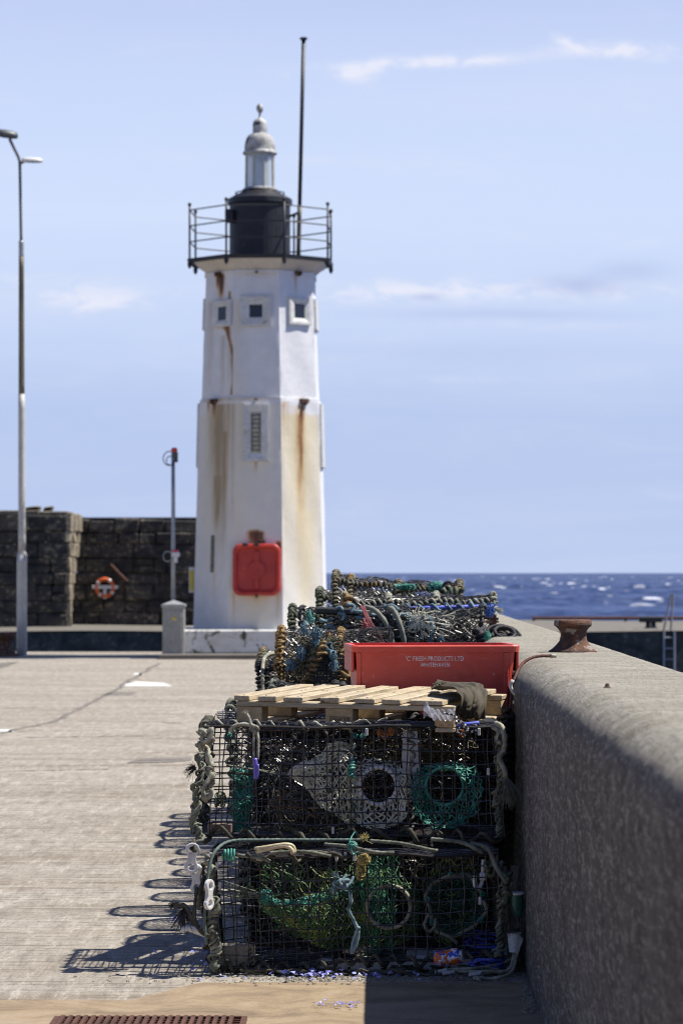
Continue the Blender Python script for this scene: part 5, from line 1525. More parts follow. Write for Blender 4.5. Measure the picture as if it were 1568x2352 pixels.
# black-green entrance with rope rim at the right
g = MB(); rc = P(1046, 2078, 12.02); t_ = np.linspace(.2, 2 * math.pi + .1, 60); rp = rc + np.stack([.118 * np.cos(t_), .01 * np.sin(t_ * 3), .125 * np.sin(t_)], -1)
rp = warp(rp, .012, 14, 2.0); g.rope(rp, .009); g.rope([P(985, 2100, 11.95), P(975, 2125, 11.93), P(985, 2140, 11.93), P(998, 2130, 11.93), P(1000, 2110, 11.95)], .008)
g.rope([P(1000, 2140, 12.0), P(1030, 2152, 11.95), P(1050, 2168, 11.95)], .008)
e = g.build('entrance_rope', M['grey_rope'], potA, smooth_=True)
def S(u, v):
    th = np.asarray(u) * 2 * math.pi; v = np.asarray(v); rad = .118 * (1 - v * .55)
    return rc + np.stack([rad * np.cos(th), .20 * v, rad * 1.05 * np.sin(th)], -1)
g = MB(); net_on(g, S, 26, 9, .0022, .005); tangle(g, rc + np.array([0, .12, 0]), (.09, .05, .09), 24, .002, 14, .03); g.build('entrance_net', simple('dark_teal_net', [(.012, .05, .045), (.03, .12, .09), (.1, .15, .12)], .6, 20, bump=0), potA)
g = MB()
for a in (20, 75, 100, 170, 215, 330): q = rc + np.array([.12 * math.cos(R(a)), -.01, .125 * math.sin(R(a))]); tangle(g, q, (.012, .01, .012), 8, .0022, 8, .012)
g.build('frayed_end', M['teal'], potA)
# white hook, ballast block, cream hook, boards and dark tangles
g = MB(); g.tube(smooth([P(1110, 1975, 11.97), P(1108, 2010, 11.97), P(1106, 2030, 11.97), P(1098, 2042, 11.96), P(1090, 2034, 11.95), P(1090, 2012, 11.95)], .01), .0085, 8); g.bbox(P(1108, 2014, 11.965), (.013, 0, 0), (0, .012, 0), (0, 0, .016), .004)
tag(g.build('plastic_hook', M['white_plastic'], org=P(1106, 2040, 11.97), smooth_=False), 'white J-shaped plastic hook hanging in the right of the lower wire pot', 'hook')
c_ = P(543, 2192, 12.05); g = MB(); g.bbox(c_, (.075, 0, .003), (0, .06, 0), (-.001, 0, .042), .006); v = g.v[0]; g.v[0] = v + rng.normal(0, .002, v.shape); g.build('ballast_block', M['block'], potA)
g = MB(); wrap_edge(g, [P(572, 2150, 11.99), P(576, 2230, 11.99)], .003, .003, .02, .5); g.build('rusted_wire', M['rust'], potA)
g = MB(); g.tube(smooth([P(590, 1958, 11.92), P(602, 1954, 11.9), P(640, 1945, 11.89), P(662, 1946, 11.89), P(672, 1957, 11.89), P(668, 1962, 11.89)], .008), .0085, 8)
g.tube(smooth([P(586, 1950, 11.92), P(600, 1948, 11.9), P(655, 1940, 11.89), P(674, 1946, 11.9), P(676, 1962, 11.9)], .008), .0075, 8)
tag(g.build('plastic_hook', M['cream_plastic'], org=P(640, 1958, 11.9), smooth_=True), 'cream plastic hook lying on the top front edge of the lower wire pot', 'hook')
g = MB(); tangle(g, TA(.5, .6, .5), (.55, .2, .2), 20, .0024, 26, .05); g.build('inner_net', M['net'], potA)
g = MB(); tangle(g, TA(.3, .6, .2), (.28, .2, .08), 12, .0022, 20, .04); g.build('inner_net', M['dark_rope'], potA)
g = MB(); tangle(g, TA(.8, .5, .78), (.2, .2, .08), 20, .0022, 20, .04); g.build('inner_net', M['mixed'], potA)
for u, w_ in ((.03, .72), (.02, .9), (.0, .42), (.01, .3), (.0, .15), (.93, .55), (.47, .97), (.5, .96), (.44, .97), (.0, .985)):
    g = MB(); g.bbox(TA(u, -.01, w_), (.006, 0, 0), (0, .006, 0), (0, 0, .016), .002); g.build('crimp_tag', M['white_plastic'], potA)
for u, w_ in ((.02, .77), (.04, .62), (.86, .975), (.93, .96), (.96, .6), (.44, .06), (.55, .95)):
    g = MB(); g.bbox(TB(u, -.01, w_), (.006, 0, 0), (0, .006, 0), (0, 0, .015), .002); g.build('crimp_tag', M['white_plastic'], potB)
# bottom frame rope
g = MB(); wrap_edge(g, edge(TA, (0, 0, 0), (1, 0, 0), 24), .01, .009, .07, .4); wrap_edge(g, edge(TA, (0, 0, 0), (0, 1, 0), 24), .01, .009, .07, .4); g.build('edge_rope', M['dark_rope'], potA, smooth_=True)

# pale boards the lower pot rests on
for (xa, ya, xb, yb_, hw_, lab) in ((735, 2215, 950, 2196, .03, 'cracked pale board under the middle of the lower wire pot'), (940, 2208, 1080, 2180, .045, 'short pale board under the right of the lower wire pot')):
    a, b_ = P(xa, ya, 12.02), P(xb, yb_, 12.1); d = (b_ - a) / 2; up_ = np.array([-.03, 0, 1.]); 
    g = MB(); c_ = (a + b_) / 2; c_[2] = max(c_[2], .03); zb = c_[2] / 2
    g.bbox((c_[0], 12.12, c_[2] * .5 + .002), (np.linalg.norm(d), 0, .0), (0, .10, 0), (0, 0, c_[2] * .5), .006)
    v = g.v[0]; g.v[0] = warp(v, .004, 12, 1) ; g.v[0][:, 2] = np.maximum(g.v[0][:, 2], .001)
    tag(g.build('timber_offcut', M['silverwood'], org=(c_[0], 12.12, 0)), lab, 'board')

# white plastic link plates hanging at the left corner
def link_plate(c_, tiltv, label):
    g = MB(); hl, rw = .045, .030
    out = []
    for k in range(48):
        a = 2 * math.pi * k / 48; z_ = math.sin(a); x_ = math.cos(a); h_ = hl + .004
        zz2 = z_ * (hl * .72 + rw); az = abs(zz2)
        if az > hl * .72: w2 = math.sqrt(max(0, rw * rw - (az - hl * .72) ** 2))
        else: w2 = rw * (.58 + .42 * (az / (hl * .72)) ** 2)
        out.append((math.copysign(w2, x_) if abs(x_) > 1e-6 else 0, zz2))
    hole = lambda zc_, r_: [(r_ * math.cos(2 * math.pi * k / 48), zc_ + r_ * math.sin(2 * math.pi * k / 48)) for k in range(48)]
    # plate as a ribbon between outline and two holes: split in upper and lower halves
    import bmesh
    bm = bmesh.new()
    def loop_(pts): vs = [bm.verts.new((a, 0, b)) for a, b in pts]; return [bm.edges.new((vs[i_], vs[(i_ + 1) % len(vs)])) for i_ in range(len(vs))]
    ed = loop_(out) + loop_(hole(hl * .78, .0135)) + loop_(hole(-hl * .78, .0135))
    bmesh.ops.triangle_fill(bm, use_beauty=True, edges=ed)
    r_ = bmesh.ops.extrude_face_region(bm, geom=bm.faces[:]); bmesh.ops.translate(bm, verts=[e_ for e_ in r_['geom'] if isinstance(e_, bmesh.types.BMVert)], vec=(0, .016, 0))
    bmesh.ops.recalc_face_normals(bm, faces=bm.faces)
    me = bpy.data.meshes.new('link_plate'); bm.to_mesh(me); bm.free(); me.materials.append(M['white_plastic'])
    o_ = bpy.data.objects.new('link_plate', me); C.objects.link(o_); o_.location = c_.tolist(); o_.rotation_euler = tiltv
    md = o_.modifiers.new('b', 'BEVEL'); md.width = .003; md.segments = 2; md.limit_method = 'ANGLE'
    tag(o_, label, 'link plate', 'white plastic link plates chained at the left corner of the pots')
link_plate(P(441, 1972, 11.93), (0, R(4), R(8)), 'upper white plastic link plate hanging at the left edge of the pot stack')
link_plate(P(450, 2020, 11.95), (0, R(-6), R(-12)), 'lower white plastic link plate hanging at the left edge of the pot stack')
link_plate(P(484, 2056, 11.84), (0, R(3), R(60)), 'white plastic link plate half hidden among corner ropes of the lower pot')
g = MB(); g.rope([P(446, 1930, 11.98), P(440, 1948, 11.95), P(448, 1955, 11.92), P(446, 1935, 11.95)], .008); g.rope([P(452, 2040, 11.95), P(450, 2070, 11.93), P(446, 2110, 11.9), P(462, 2140, 11.88), P(480, 2150, 11.88), P(492, 2138, 11.88)], .010)
g.rope([P(470, 2010, 11.95), P(462, 2040, 11.92), P(455, 2090, 11.9)], .009); g.rope([P(400, 2078, 11.95), P(425, 2082, 11.92), P(440, 2110, 11.9), P(448, 2135, 11.9)], .011)
g.build('hauling_rope', M['dark_rope'], potA, smooth_=True)
g = MB(); tuft(g, P(402, 2078, 11.95), (-1, 0, .1), 50, .03, .0016, .6, .3); tuft(g, P(425, 2085, 11.92), (-.3, -.2, -1), 120, .09, .0014, .45, .2); g.build('frayed_end', M['black_rope'], potA)
g = MB(); c_ = P(440, 2142, 11.9); tp_ = smooth([c_ + np.array([-.04, 0, .0]), c_ + np.array([-.02, 0, .018]), c_ + np.array([.03, 0, .004]), c_ + np.array([.07, 0, -.018])], .01)
g.tube(tp_, .008 + .009 * np.sin(np.linspace(.3, 2.9, len(tp_))), 8)
tag(g.build('toggle', M['white_plastic'], org=c_, smooth_=True), 'white plastic toggle tied low at the left corner of the front stack', 'toggle')

# ================================================================== CREELS BEHIND
# three prototypes, then copies in rows
protoA = d_creel('netted black creel in the lower tier right behind the front stack', -.52, .56, 12.84, 13.34, .0, .49, 'black_rope', 'net', .009, .04, hoops=(0, .33, .66, 1), tang=30, cellm=.048, net_r=.0030, seed=1.0, group='two-tier rows of creels between the front stack and the piled creels')
protoB = d_creel('netted black creel in the upper tier under the left of the red fish box', -.50, .56, 12.84, 13.34, .49, .99, 'black_rope', 'net', .009, .04, hoops=(0, .33, .66, 1), tang=30, cellm=.050, net_r=.0030, seed=2.2, group='two-tier rows of creels between the front stack and the piled creels')
protoC = d_creel('netted creel in the upper tier of the third row behind the front stack', -.655, .565, 13.98, 14.44, .49, 1.0, 'grey_rope', 'net', .010, .05, hoops=(0, .5, 1), tang=40, cellm=.045, seed=3.7, group='two-tier rows of creels between the front stack and the piled creels', jut=.02)
GR_ = 'two-tier rows of creels between the front stack and the piled creels'
def place(proto, x0, x1, y0, z0, z1, label, W0, H0, group=GR_):
    o = copy_tree(proto); o.location = ((x0 + x1) / 2, y0 + .25, z0); o.scale = ((x1 - x0) / W0, 1, (z1 - z0) / H0); o['label'] = label
    if group: o['group'] = group
    elif 'group' in o: del o['group']
    return o
ordn = ['second', 'third', 'fourth', 'fifth', 'sixth', 'seventh', 'eighth']
place(protoB, -.52, .58, 13.42, 0, .49, 'netted creel in the lower tier of the second row behind the front stack', 1.06, .50)
place(protoA, -.50, .58, 13.42, .49, .985, 'netted creel in the upper tier of the second row behind the front stack', 1.08, .49)
protos = [(protoB, 1.06, .50), (protoC, 1.22, .51), (protoA, 1.08, .49)]
place(protoA, -.60, .54, 13.98, 0, .49, 'netted creel in the lower tier of the third row behind the front stack', 1.08, .49)
RX = {3: -.50, 4: -.63, 5: -.46, 6: -.50, 7: -.55}
for k in range(3, 8):
    y = 13.98 + (k - 2) * .60 + rnd.uniform(-.04, .04)
    for tier in (0, 1):
        pr_, W0, H0 = protos[(k + tier) % 3]; dx = rnd.uniform(-.04, .03)
        place(pr_, RX[k] + dx, .52 + dx, y, tier * .49, .49 + tier * (.49 + rnd.uniform(-.02, .04)), 'netted creel in the %s tier of the %s row behind the front stack' % (('lower', 'upper')[tier], ordn[k - 1]), W0, H0)
# supports of the piled creels
gp_ = 'creels at the bottom of the pile beside the lighthouse'
for j_, (x0, x1, y, zt) in enumerate([(-.54, .60, 17.6, .86), (-.68, .55, 18.2, 1.08), (-.66, .60, 18.85, 1.10), (-.52, .60, 19.55, 1.02), (-.35, .62, 20.15, 1.16), (-.40, .62, 20.85, 1.1)]):
    nt = 2 if zt < .9 else 3
    for k in range(nt):
        pr_, W0, H0 = protos[(k + j_) % 3]
        place(pr_, x0 + rnd.uniform(-.02, .02), x1, y, k * zt / nt, (k + 1) * zt / nt, 'netted creel in the %s tier of the %s column of the far creel pile' % (('bottom', 'middle' if nt == 3 else 'upper', 'third')[k], ('nearest', 'second', 'third', 'fourth', 'fifth', 'sixth')[j_]), W0, H0, gp_)

c2 = d_creel('creel with golden rope wrapped round its left hoop, left of the red fish box', -.545, .12, 17.55, 18.08, .86, 1.30, 'gold', 'net', .0085, .024, hoops=(0, .55), tang=60, seed=4.4, sq=3.6, ridge=False, cellm=.045, net_r=.0024, tang_mat='mixed')
c1 = d_creel('low dark creel with a pale hose over its left end, leftmost of the far pile', -.70, .2, 18.95, 19.4, .70, 1.13, 'mixed', 'net', .009, .026, hoops=(0, .2, 1), tang=40, seed=5.3, cellm=.045)
c7 = d_creel('creel with dark green rope behind the golden rope creel', -.52, .1, 19.5, 20.0, .98, 1.40, 'weed', 'net', .009, .026, hoops=(0, .3, 1), seed=6.1, cellm=.045, tang=30)
c3 = d_creel('creel with pale blue rope hanks and grey hoops, directly behind the red fish box', -.43, .70, 18.2, 18.72, 1.08, 1.425, 'black_rope', 'net', .007, .05, hoops=(0, .55, 1), seed=7.7, sq=3.0, tang=80, net_r=.0030, cellm=.060, ridge=False)
c4 = d_creel('creel edged in cream rope with a blue bar, second from the top of the pile', -.165, .80, 18.85, 19.35, 1.10, 1.495, 'cream', 'net', .0085, .034, hoops=(0, .30, .62, 1), seed=8.2, sq=4.2, tang=60, cellm=.042, net_r=.0026)
c5 = d_creel('topmost creel of the pile, wrapped in mottled rope, sloping down to the right', -.235, .62, 20.0, 20.5, 1.16, 1.60, 'mixed', 'net', .0095, .026, hoops=(0, .12, .5, 1), seed=9.4, sq=3.6, tilt=-.07, tang=60, cellm=.045)
c6 = d_creel('dark creel half hidden behind the topmost creel, against the lighthouse base', -.36, .3, 20.85, 21.35, 1.10, 1.52, 'weed', 'net', .010, .028, hoops=(0, .3, 1), seed=10.9, tang=40, cellm=.045)

# fittings of the piled creels
g = MB(); g.rope([P(604, 1640, 17.9), P(604, 1590, 17.9), P(603, 1545, 18.0), P(606, 1515, 18.3), P(618, 1503, 18.6), P(640, 1500, 19.0)], .012)
g.build('hose', M['cream'], c1, smooth_=True)
# golden wraps and slatted side of the golden creel
g = MB(); wrap_edge(g, smooth([P(702, 1568, 17.45), P(722, 1530, 17.45), P(738, 1500, 17.45), P(745, 1478, 17.48)], .02), .010, .010, .032); wrap_edge(g, [P(785, 1560, 17.45), P(800, 1545, 17.45)], .012, .014, .03); wrap_edge(g, smooth([P(642, 1520, 17.5), P(642, 1480, 17.5), P(650, 1445, 17.55)], .02), .010, .009, .034)
g.build('lashing', M['gold'], c2, smooth_=True)
g = MB()
for k in range(11):
    f = k / 10; a = P(706 + 32 * f, 1566 - 60 * f, 17.46); b = P(812, 1568 - 56 * f, 17.5); g.box((a + b) / 2, (b - a) / 2, (0, .006, 0), (0, 0, .0045))
g.build('slatted_panel', M['black_plastic'], c2)
g = MB(); tangle(g, P(765, 1505, 17.42), (.02, .02, .03), 20, .005, 8, .02); tuft(g, P(768, 1512, 17.42), (0, -.2, -1), 90, .07, .0022, .25, .1); g.build('frayed_end', M['ltblue'], c2)
g = MB()
for x_, y_ in ((668, 1530), (700, 1445), (722, 1470), (690, 1500), (752, 1490), (730, 1455)): tangle(g, P(x_, y_, 17.48), (.03, .02, .05), 7, .0045, 12, .03)
g.build('net_scrap', M['ltblue'], c2)
g = MB(); tangle(g, P(735, 1500, 17.52), (.2, .03, .12), 60, .0035, 18, .04); g.build('net_scrap', M['mixed'], c2)
g = MB(); tangle(g, P(712, 1420, 18.1), (.03, .02, .05), 16, .0035, 9, .02); g.build('net_scrap', M['teal'], c3)
# hanks, hoops and twine on the middle creel
g = MB()
for (pts) in (((796, 1388), (812, 1392), (806, 1408)), ((770, 1400), (782, 1395), (786, 1404)), ((735, 1424), (750, 1428), (762, 1420)), ((776, 1408), (790, 1412), (784, 1426)),
              ((745, 1440), (760, 1438), (768, 1446)), ((812, 1404), (838, 1408), (848, 1428)), ((818, 1418), (842, 1424), (840, 1440)), ((850, 1412), (872, 1416), (876, 1440)), ((884, 1420), (905, 1418), (912, 1440)),
              ((915, 1412), (935, 1414), (938, 1440)), ((938, 1436), (955, 1418), (972, 1426), (974, 1448)), ((962, 1420), (985, 1418), (992, 1448), (986, 1478)), ((918, 1450), (942, 1440), (930, 1470)), ((900, 1466), (925, 1462), (938, 1474)),
              ((880, 1395), (900, 1391), (915, 1402)), ((700, 1470), (716, 1466), (724, 1480)), ((822, 1470), (838, 1462), (850, 1478)), ((1005, 1474), (1012, 1466), (1020, 1476))):
    g.rope([P(x_, y_, 18.12 + .03 * rnd.random()) for x_, y_ in pts], .0125)
g.build('rope_hank', M['ltblue'], c3, smooth_=True)
g = MB(); g.rope([P(836, 1394, 18.15), P(858, 1400, 18.1), P(878, 1420, 18.08), P(895, 1450, 18.08), P(902, 1490, 18.1)], .0165); g.rope([P(884, 1394, 18.15), P(902, 1400, 18.1), P(915, 1425, 18.07), P(924, 1455, 18.07), P(930, 1492, 18.1)], .0165)
g.build('bent_hoop', simple('hoop_grey', [(.14, .15, .12), (.30, .31, .26)], .9, 60, bump=.3), c3, smooth_=True)
g = MB(); 
for k in range(5): g.rope([P(828 + k * 2, 1392, 18.08), P(838 + k * 3 + rnd.uniform(-3, 3), 1420, 18.06), P(850 + k * 4, 1450, 18.05), P(862 + k * 6, 1484, 18.05)], .0035)
tangle(g, P(840, 1440, 18.05), (.03, .01, .07), 14, .0028, 9, .02); g.build('twine', M['pink'], c3)
g = MB(); tangle(g, P(900, 1445, 18.14), (.40, .02, .10), 90, .0030, 16, .05); g.build('net_scrap', M['net'], c3)
g = MB(); tangle(g, P(960, 1430, 18.12), (.30, .02, .10), 30, .0022, 12, .05); g.build('net_scrap', M['white_net'], c3)
g = MB(); g.bbox(P(775, 1404, 18.3), (.14, 0, -.005), (0, .1, 0), (0, 0, .022), .01); g.build('rubber_strip', M['black_plastic'], c3)
# blue bar and blue net of the cream creel
g = MB(); g.tube([P(872, 1399, 18.8), P(1134, 1392, 18.8)], .011, 8); bb_ = g.build('blue_bar', M['blue_rope'], c4, smooth_=True)
g = MB(); wrap_edge(g, [P(860, 1399, 18.8), P(1136, 1392, 18.8)], .012, .009, .075, .2); g.build('lashing', M['ltblue'], bb_, smooth_=True)
g = MB(); tangle(g, P(1050, 1405, 18.82), (.22, .02, .03), 60, .003, 12, .04); g.build('net_scrap', M['ltblue'], c4)
g = MB(); tangle(g, P(1122, 1405, 18.80), (.035, .02, .05), 40, .004, 10, .03); g.build('net_scrap', simple('blue_net', [(.02, .07, .28), (.06, .16, .45)], .6, 20, bump=0), c4)
g = MB(); tuft(g, P(1138, 1400, 18.8), (1, 0, 0), 50, .05, .0018, .5, .2); tuft(g, P(1136, 1366, 18.8), (-.3, 0, 1), 30, .03, .0016, .8, .2); g.build('frayed_end', M['cream'], c4)
g = MB(); wrap_edge(g, smooth([P(797, 1366, 18.82), P(797, 1395, 18.78), P(790, 1418, 18.8)], .02), .012, .014, .034); g.build('lashing', M['gold'], c4, smooth_=True)
# top creel scraps
g = MB(); tangle(g, P(1002, 1348, 19.95), (.06, .03, .035), 40, .004, 10, .03); tangle(g, P(930, 1348, 19.95), (.1, .03, .02), 30, .0035, 10, .03); g.build('net_scrap', M['teal'], c5)
g = MB(); g.tube(smooth([P(1012, 1360, 19.9), P(1018, 1345, 19.9), P(1024, 1338, 19.9), P(1034, 1337, 19.9), P(1036, 1341, 19.9)], .01), .010, 6); g.tube(smooth([P(1010, 1358, 19.9), P(1022, 1345, 19.9), P(1025, 1360, 19.9)], .02), .005, 6); g.build('wire_hook', M['black_iron'], c5)
g = MB(); g.bbox(P(1040, 1352, 20.2), (.06, 0, 0), (0, .05, 0), (0, 0, .030), .006); g.build('rusty_bracket', M['oldbrown'], c5)
g = MB(); wrap_edge(g, smooth([P(1010, 1366, 19.9), P(1040, 1360, 19.9), P(1054, 1366, 19.9)], .02), .02, .016, .035); g.build('lashing', M['weed'], c5, smooth_=True)
# black rope pile on the wall edge and iron bars
rp_ = MB()
for k in range(9):
    cx_, cy_ = rnd.uniform(1125, 1160), rnd.uniform(1448, 1470); rr_ = rnd.uniform(.05, .11); th = np.linspace(0, 2 * math.pi, 26); c_ = P(cx_, cy_, 17.9 + rnd.uniform(-.1, .1)); tl_ = rnd.uniform(-.5, .5)
    rp_.tube(c_ + np.stack([rr_ * np.cos(th), .05 * np.sin(th), rr_ * .55 * np.sin(th + tl_)], -1), .012, 7, lobes=3, twist=60)
for k in range(4): wrap_edge(rp_, [P(1095 + k * 12, 1446 + k * 4, 17.8), P(1108 + k * 12, 1480, 17.8)], .012, .014, .034)
tag(rp_.build('rope_coil', M['black_rope'], org=P(1145, 1480, 17.9), smooth_=True), 'heap of thick black rope behind the right corner of the red fish box', 'rope')
g = MB(); tangle(g, P(1119, 1462, 17.7), (.02, .02, .035), 20, .003, 9, .02); tag(g.build('net_tuft', M['teal'], org=P(1119, 1470, 17.7)), 'small turquoise net tuft caught in the black rope heap', 'net scrap')
g = MB(); g.box(P(1112, 1420, 18.6), (.09, 0, -.004), (0, .02, 0), (0, 0, .007)); g.box(P(1120, 1428, 18.5), (.07, .02, -.002), (0, .02, 0), (0, 0, .006)); g.box(P(1136, 1424, 18.5), (.01, 0, 0), (0, .01, 0), (0, 0, .03))
tag(g.build('iron_bar', M['oldbrown'], org=P(1120, 1428, 18.5)), 'rusty flat iron lying at the right end of the creel with the blue bar', 'bar')

# ================================================================== RED FISH BOX
Dc = 13.30; sx = F / Dc
def cxp(x): return (x - VX) / sx
zb_, zt_ = .985, Z(1482, Dc)
fx = empty('fish_box', ((cxp(797) + cxp(1185)) / 2, Dc + .23, zb_), 'red plastic fish box with white lettering, standing behind the wooden pallet', 'fish box')
xc = (cxp(797) + cxp(1185)) / 2; hwT, hwB = (cxp(1176) - cxp(806)) / 2, (cxp(1163) - cxp(818)) / 2; yd, yb2 = .225, .205; yc_ = Dc + .235
def rr4(hw, hd, r, z, n=5): 
    o_ = []
    for qx, qy, a0 in ((1, 1, 0), (-1, 1, 90), (-1, -1, 180), (1, -1, 270)):
        for i_ in range(n):
            a = R(a0 + 90 * i_ / (n - 1)); o_.append(np.array([xc + qx * (hw - r) + r * math.cos(a), yc_ + qy * (hd - r) + r * math.sin(a), z]))
    return o_
g = MB(); t1 = .006
rings = [rr4(hwB, yb2, .03, zb_), rr4(hwT, yd, .03, zt_ - .032), rr4(hwT + .018, yd + .012, .03, zt_ - .032), rr4(hwT + .020, yd + .014, .03, zt_ - .006), rr4(hwT + .016, yd + .010, .03, zt_), rr4(hwT - .004, yd - .006, .03, zt_), rr4(hwT - t1, yd - t1, .03, zt_ - .02), rr4(hwB - t1, yb2 - t1, .03, zb_ + .01)]
loft(g, rings); g.f.append(tuple(range(20))[::-1]); g.build('body', M['red'], fx)
for sgn in (-1, 1):
    g = MB(); zc_ = zt_ - .032
    g.bbox((xc + sgn * (hwT + .011), yc_, zc_ - .045), (.006, 0, 0), (0, yd - .02, 0), (0, 0, .045), .003); g.build('side_handle', M['red'], fx)
tiltz = (yd - yb2) / (zt_ - .032 - zb_)
for xr_ in (.88, -.96):
    g = MB(); zm = (zb_ + zt_ - .034) / 2; g.bbox((xc + hwT * xr_, yc_ - (yd + yb2) / 2 - .003, zm), (.010, 0, 0), (0, .004, 0), (-.0 * xr_, -tiltz * (zt_ - .034 - zb_) / 2, (zt_ - .036 - zb_) / 2), .003); g.build('corner_rib', M['red'], fx)
def lettering(txt, px0, px1, py_base, hpx, parent, mt):
    cu = bpy.data.curves.new('lettering', 'FONT'); cu.body = txt; cu.size = 1; cu.extrude = .01; cu.resolution_u = 3; cu.space_character = 1.08
    to = bpy.data.objects.new('lettering_curve', cu); C.objects.link(to)
    bpy.context.view_layer.update()
    me = bpy.data.meshes.new_from_object(to.evaluated_get(bpy.context.evaluated_depsgraph_get())); me.name = 'lettering'
    bpy.data.objects.remove(to)
    n_ = len(me.vertices); co = np.zeros(n_ * 3); me.vertices.foreach_get('co', co); co = co.reshape(-1, 3)
    mn, mx = co.min(0), co.max(0); W_ = cxp(px1) - cxp(px0); H_ = hpx / sx
    x_ = cxp(px0) + (co[:, 0] - mn[0]) / (mx[0] - mn[0]) * W_; z_ = Z(py_base, Dc) + (co[:, 1] - mn[1]) / (mx[1] - mn[1]) * H_
    y_ = yc_ - yb2 - (z_ - zb_) * tiltz - .0012 - (co[:, 2] - mn[2]) * .03
    pt = np.array(parent['_o']); out_ = np.stack([x_, y_, z_], -1) - pt
    me.vertices.foreach_set('co', out_.ravel()); me.materials.append(mt)
    o_ = bpy.data.objects.new('lettering', me); C.objects.link(o_); o_.parent = parent; return o_
lettering("'C' FRESH PRODUCTS LTD", 922, 1055, 1518.5, 11, fx, M['letter'])
lettering("WHITEHAVEN", 955, 1023, 1532.5, 10, fx, M['letter'])

fx.rotation_euler = (0, 0, R(5)); fx.location.x -= .0
# ================================================================== PALLET
A_ = np.array([X(537, 12.42), 12.42, Z(1598, 12.42)]); B_ = np.array([X(1045, 12.15), 12.15, Z(1611, 12.15)])
Bk = np.array([X(668, 13.3), 13.3, Z(1572, 13.3)])
e1 = B_ - A_; L1 = np.linalg.norm(e1); e1 /= L1; e2 = Bk - A_; e2 -= e1 * (e2 @ e1); L2 = .93; e2 /= np.linalg.norm(e2); e3 = np.cross(e1, e2)
pal = empty('wooden_pallet', A_ + e1 * L1 / 2 + e2 * L2 / 2 - e3 * .13, 'pale new wooden pallet lying on top of the front wire pots', 'pallet')
# local axes for the grain: build in local frame, orient with the object
Rm = np.stack([e1, e2, e3], 1)
from mathutils import Matrix
pal.matrix_world = Matrix([[*Rm[0], A_[0]], [*Rm[1], A_[1]], [*Rm[2], A_[2]], [0, 0, 0, 1]])
pal['_o'] = [0, 0, 0]
L1x = L1 + .20
def pbox(name, mt, x0, x1, y0, y1, z0, z1, b=.003, jit=.0015):
    g = MB(); g.bbox(((x0 + x1) / 2, (y0 + y1) / 2, (z0 + z1) / 2), ((x1 - x0) / 2, 0, 0), (0, (y1 - y0) / 2, 0), (0, 0, (z1 - z0) / 2), b)
    v = g.v[0]; g.v[0] = v + rng.normal(0, jit * .5, v.shape); o_ = g.build(name, M[mt], pal); return o_
xs_b = [(0, .070), (.108, .190), (.222, .305), (.385, .468), (.535, .620), (.655, .735), (.775, .918)]
for k, (a, b) in enumerate(xs_b):
    pbox('deck_board', 'wood_y', a, b, -.004 + rnd.uniform(-.008, .004), L2 + rnd.uniform(-.02, .02), -.020 + rnd.uniform(-.001, .001), rnd.uniform(0, .002))
for y_ in (.0, L2 / 2 - .05, L2 - .10): pbox('stringer', 'wood_x', 0 if y_ > .01 else .012, L1 - .002, y_, y_ + .095, -.0435, -.0215)
for xi, (a, b) in enumerate(((.012, .125), (.405, .525), (L1 - .09, L1 - .004))):
    for yi, y_ in enumerate((.003, L2 / 2 - .05, L2 - .10)):
        bl_ = pbox('block', 'wood_b', a, b, y_, y_ + .09, -.112, -.045)
        if xi == 1 and yi == 0:
            g = MB(); x0, x1, z0, z1 = a + .022, b - .012, -.100, -.078; yy = y_ - .0035
            for q in ((x0, x1, z0, z0 + .0018), (x0, x1, z1 - .0018, z1), (x0, x0 + .0018, z0, z1), (x1 - .0018, x1, z0, z1), (x1 - .026, x1 - .0245, z0, z1)): g.bx(q[0], q[1], yy, yy + .001, q[2], q[3])
            for k in range(3):
                for j in range(6): g.bx(x0 + .006 + j * .008, x0 + .006 + j * .008 + .0045, yy, yy + .001, z0 + .0045 + k * .005, z0 + .007 + k * .005)
            for j in range(3): g.bx(x1 - .020 + j * .006, x1 - .0175 + j * .006, yy, yy + .001, z0 + .004, z1 - .004)
            g.build('stamp', M['ink'], bl_)
    pbox('bottom_board', 'wood_y', a + .005, b, -.0, L2, -.131, -.1135)
for k, (a, b) in enumerate(xs_b):
    g = MB()
    for y_ in (.03, .07, L2 / 2 - .02, L2 / 2 + .02, L2 - .07):
        xx = (a + b) / 2 + rnd.uniform(-.02, .02); g.lathe([(.0038, .0016), (.0036, .0030), (.001, .0032)], (xx, y_, 0), 8)
    g.build('nail_row', M['oldbrown'], pal)

# ================================================================== CLOTH ON THE PALLET
ra = smooth([P(990, 1592, 12.45), P(1015, 1588, 12.35), P(1045, 1592, 12.25), P(1060, 1600, 12.19), P(1058, 1622, 12.17), P(1050, 1640, 12.23), P(1040, 1648, 12.28)], .01)
rb = smooth([P(1000, 1573, 12.80), P(1040, 1577, 12.85), P(1085, 1576, 12.80), P(1108, 1582, 12.63), P(1118, 1602, 12.38), P(1114, 1628, 12.31), P(1112, 1652, 12.31)], .01)
def S(u, v):
    u = np.asarray(u); v = np.asarray(v); p = interp(ra, v) * (1 - u[..., None]) + interp(rb, v) * u[..., None]
    f = .010 * np.sin(u * 15 + 1.5 * np.sin(v * 5)) + .006 * np.sin(u * 31 + v * 5 + 1) + .003 * np.sin(v * 19 + u * 8)
    p[..., 2] += np.abs(f) * .7 * (v < .5) + .006 * (v < .5) + f * .4; p[..., 1] -= (np.abs(f) * 1.5 + .004) * (v > .35); p[..., 0] += f * .5
    return p
g = MB(); g.grid(S, 60, 90); cloth = g.build('cloth', M['cloth'], org=P(1080, 1640, 12.33), smooth_=True)
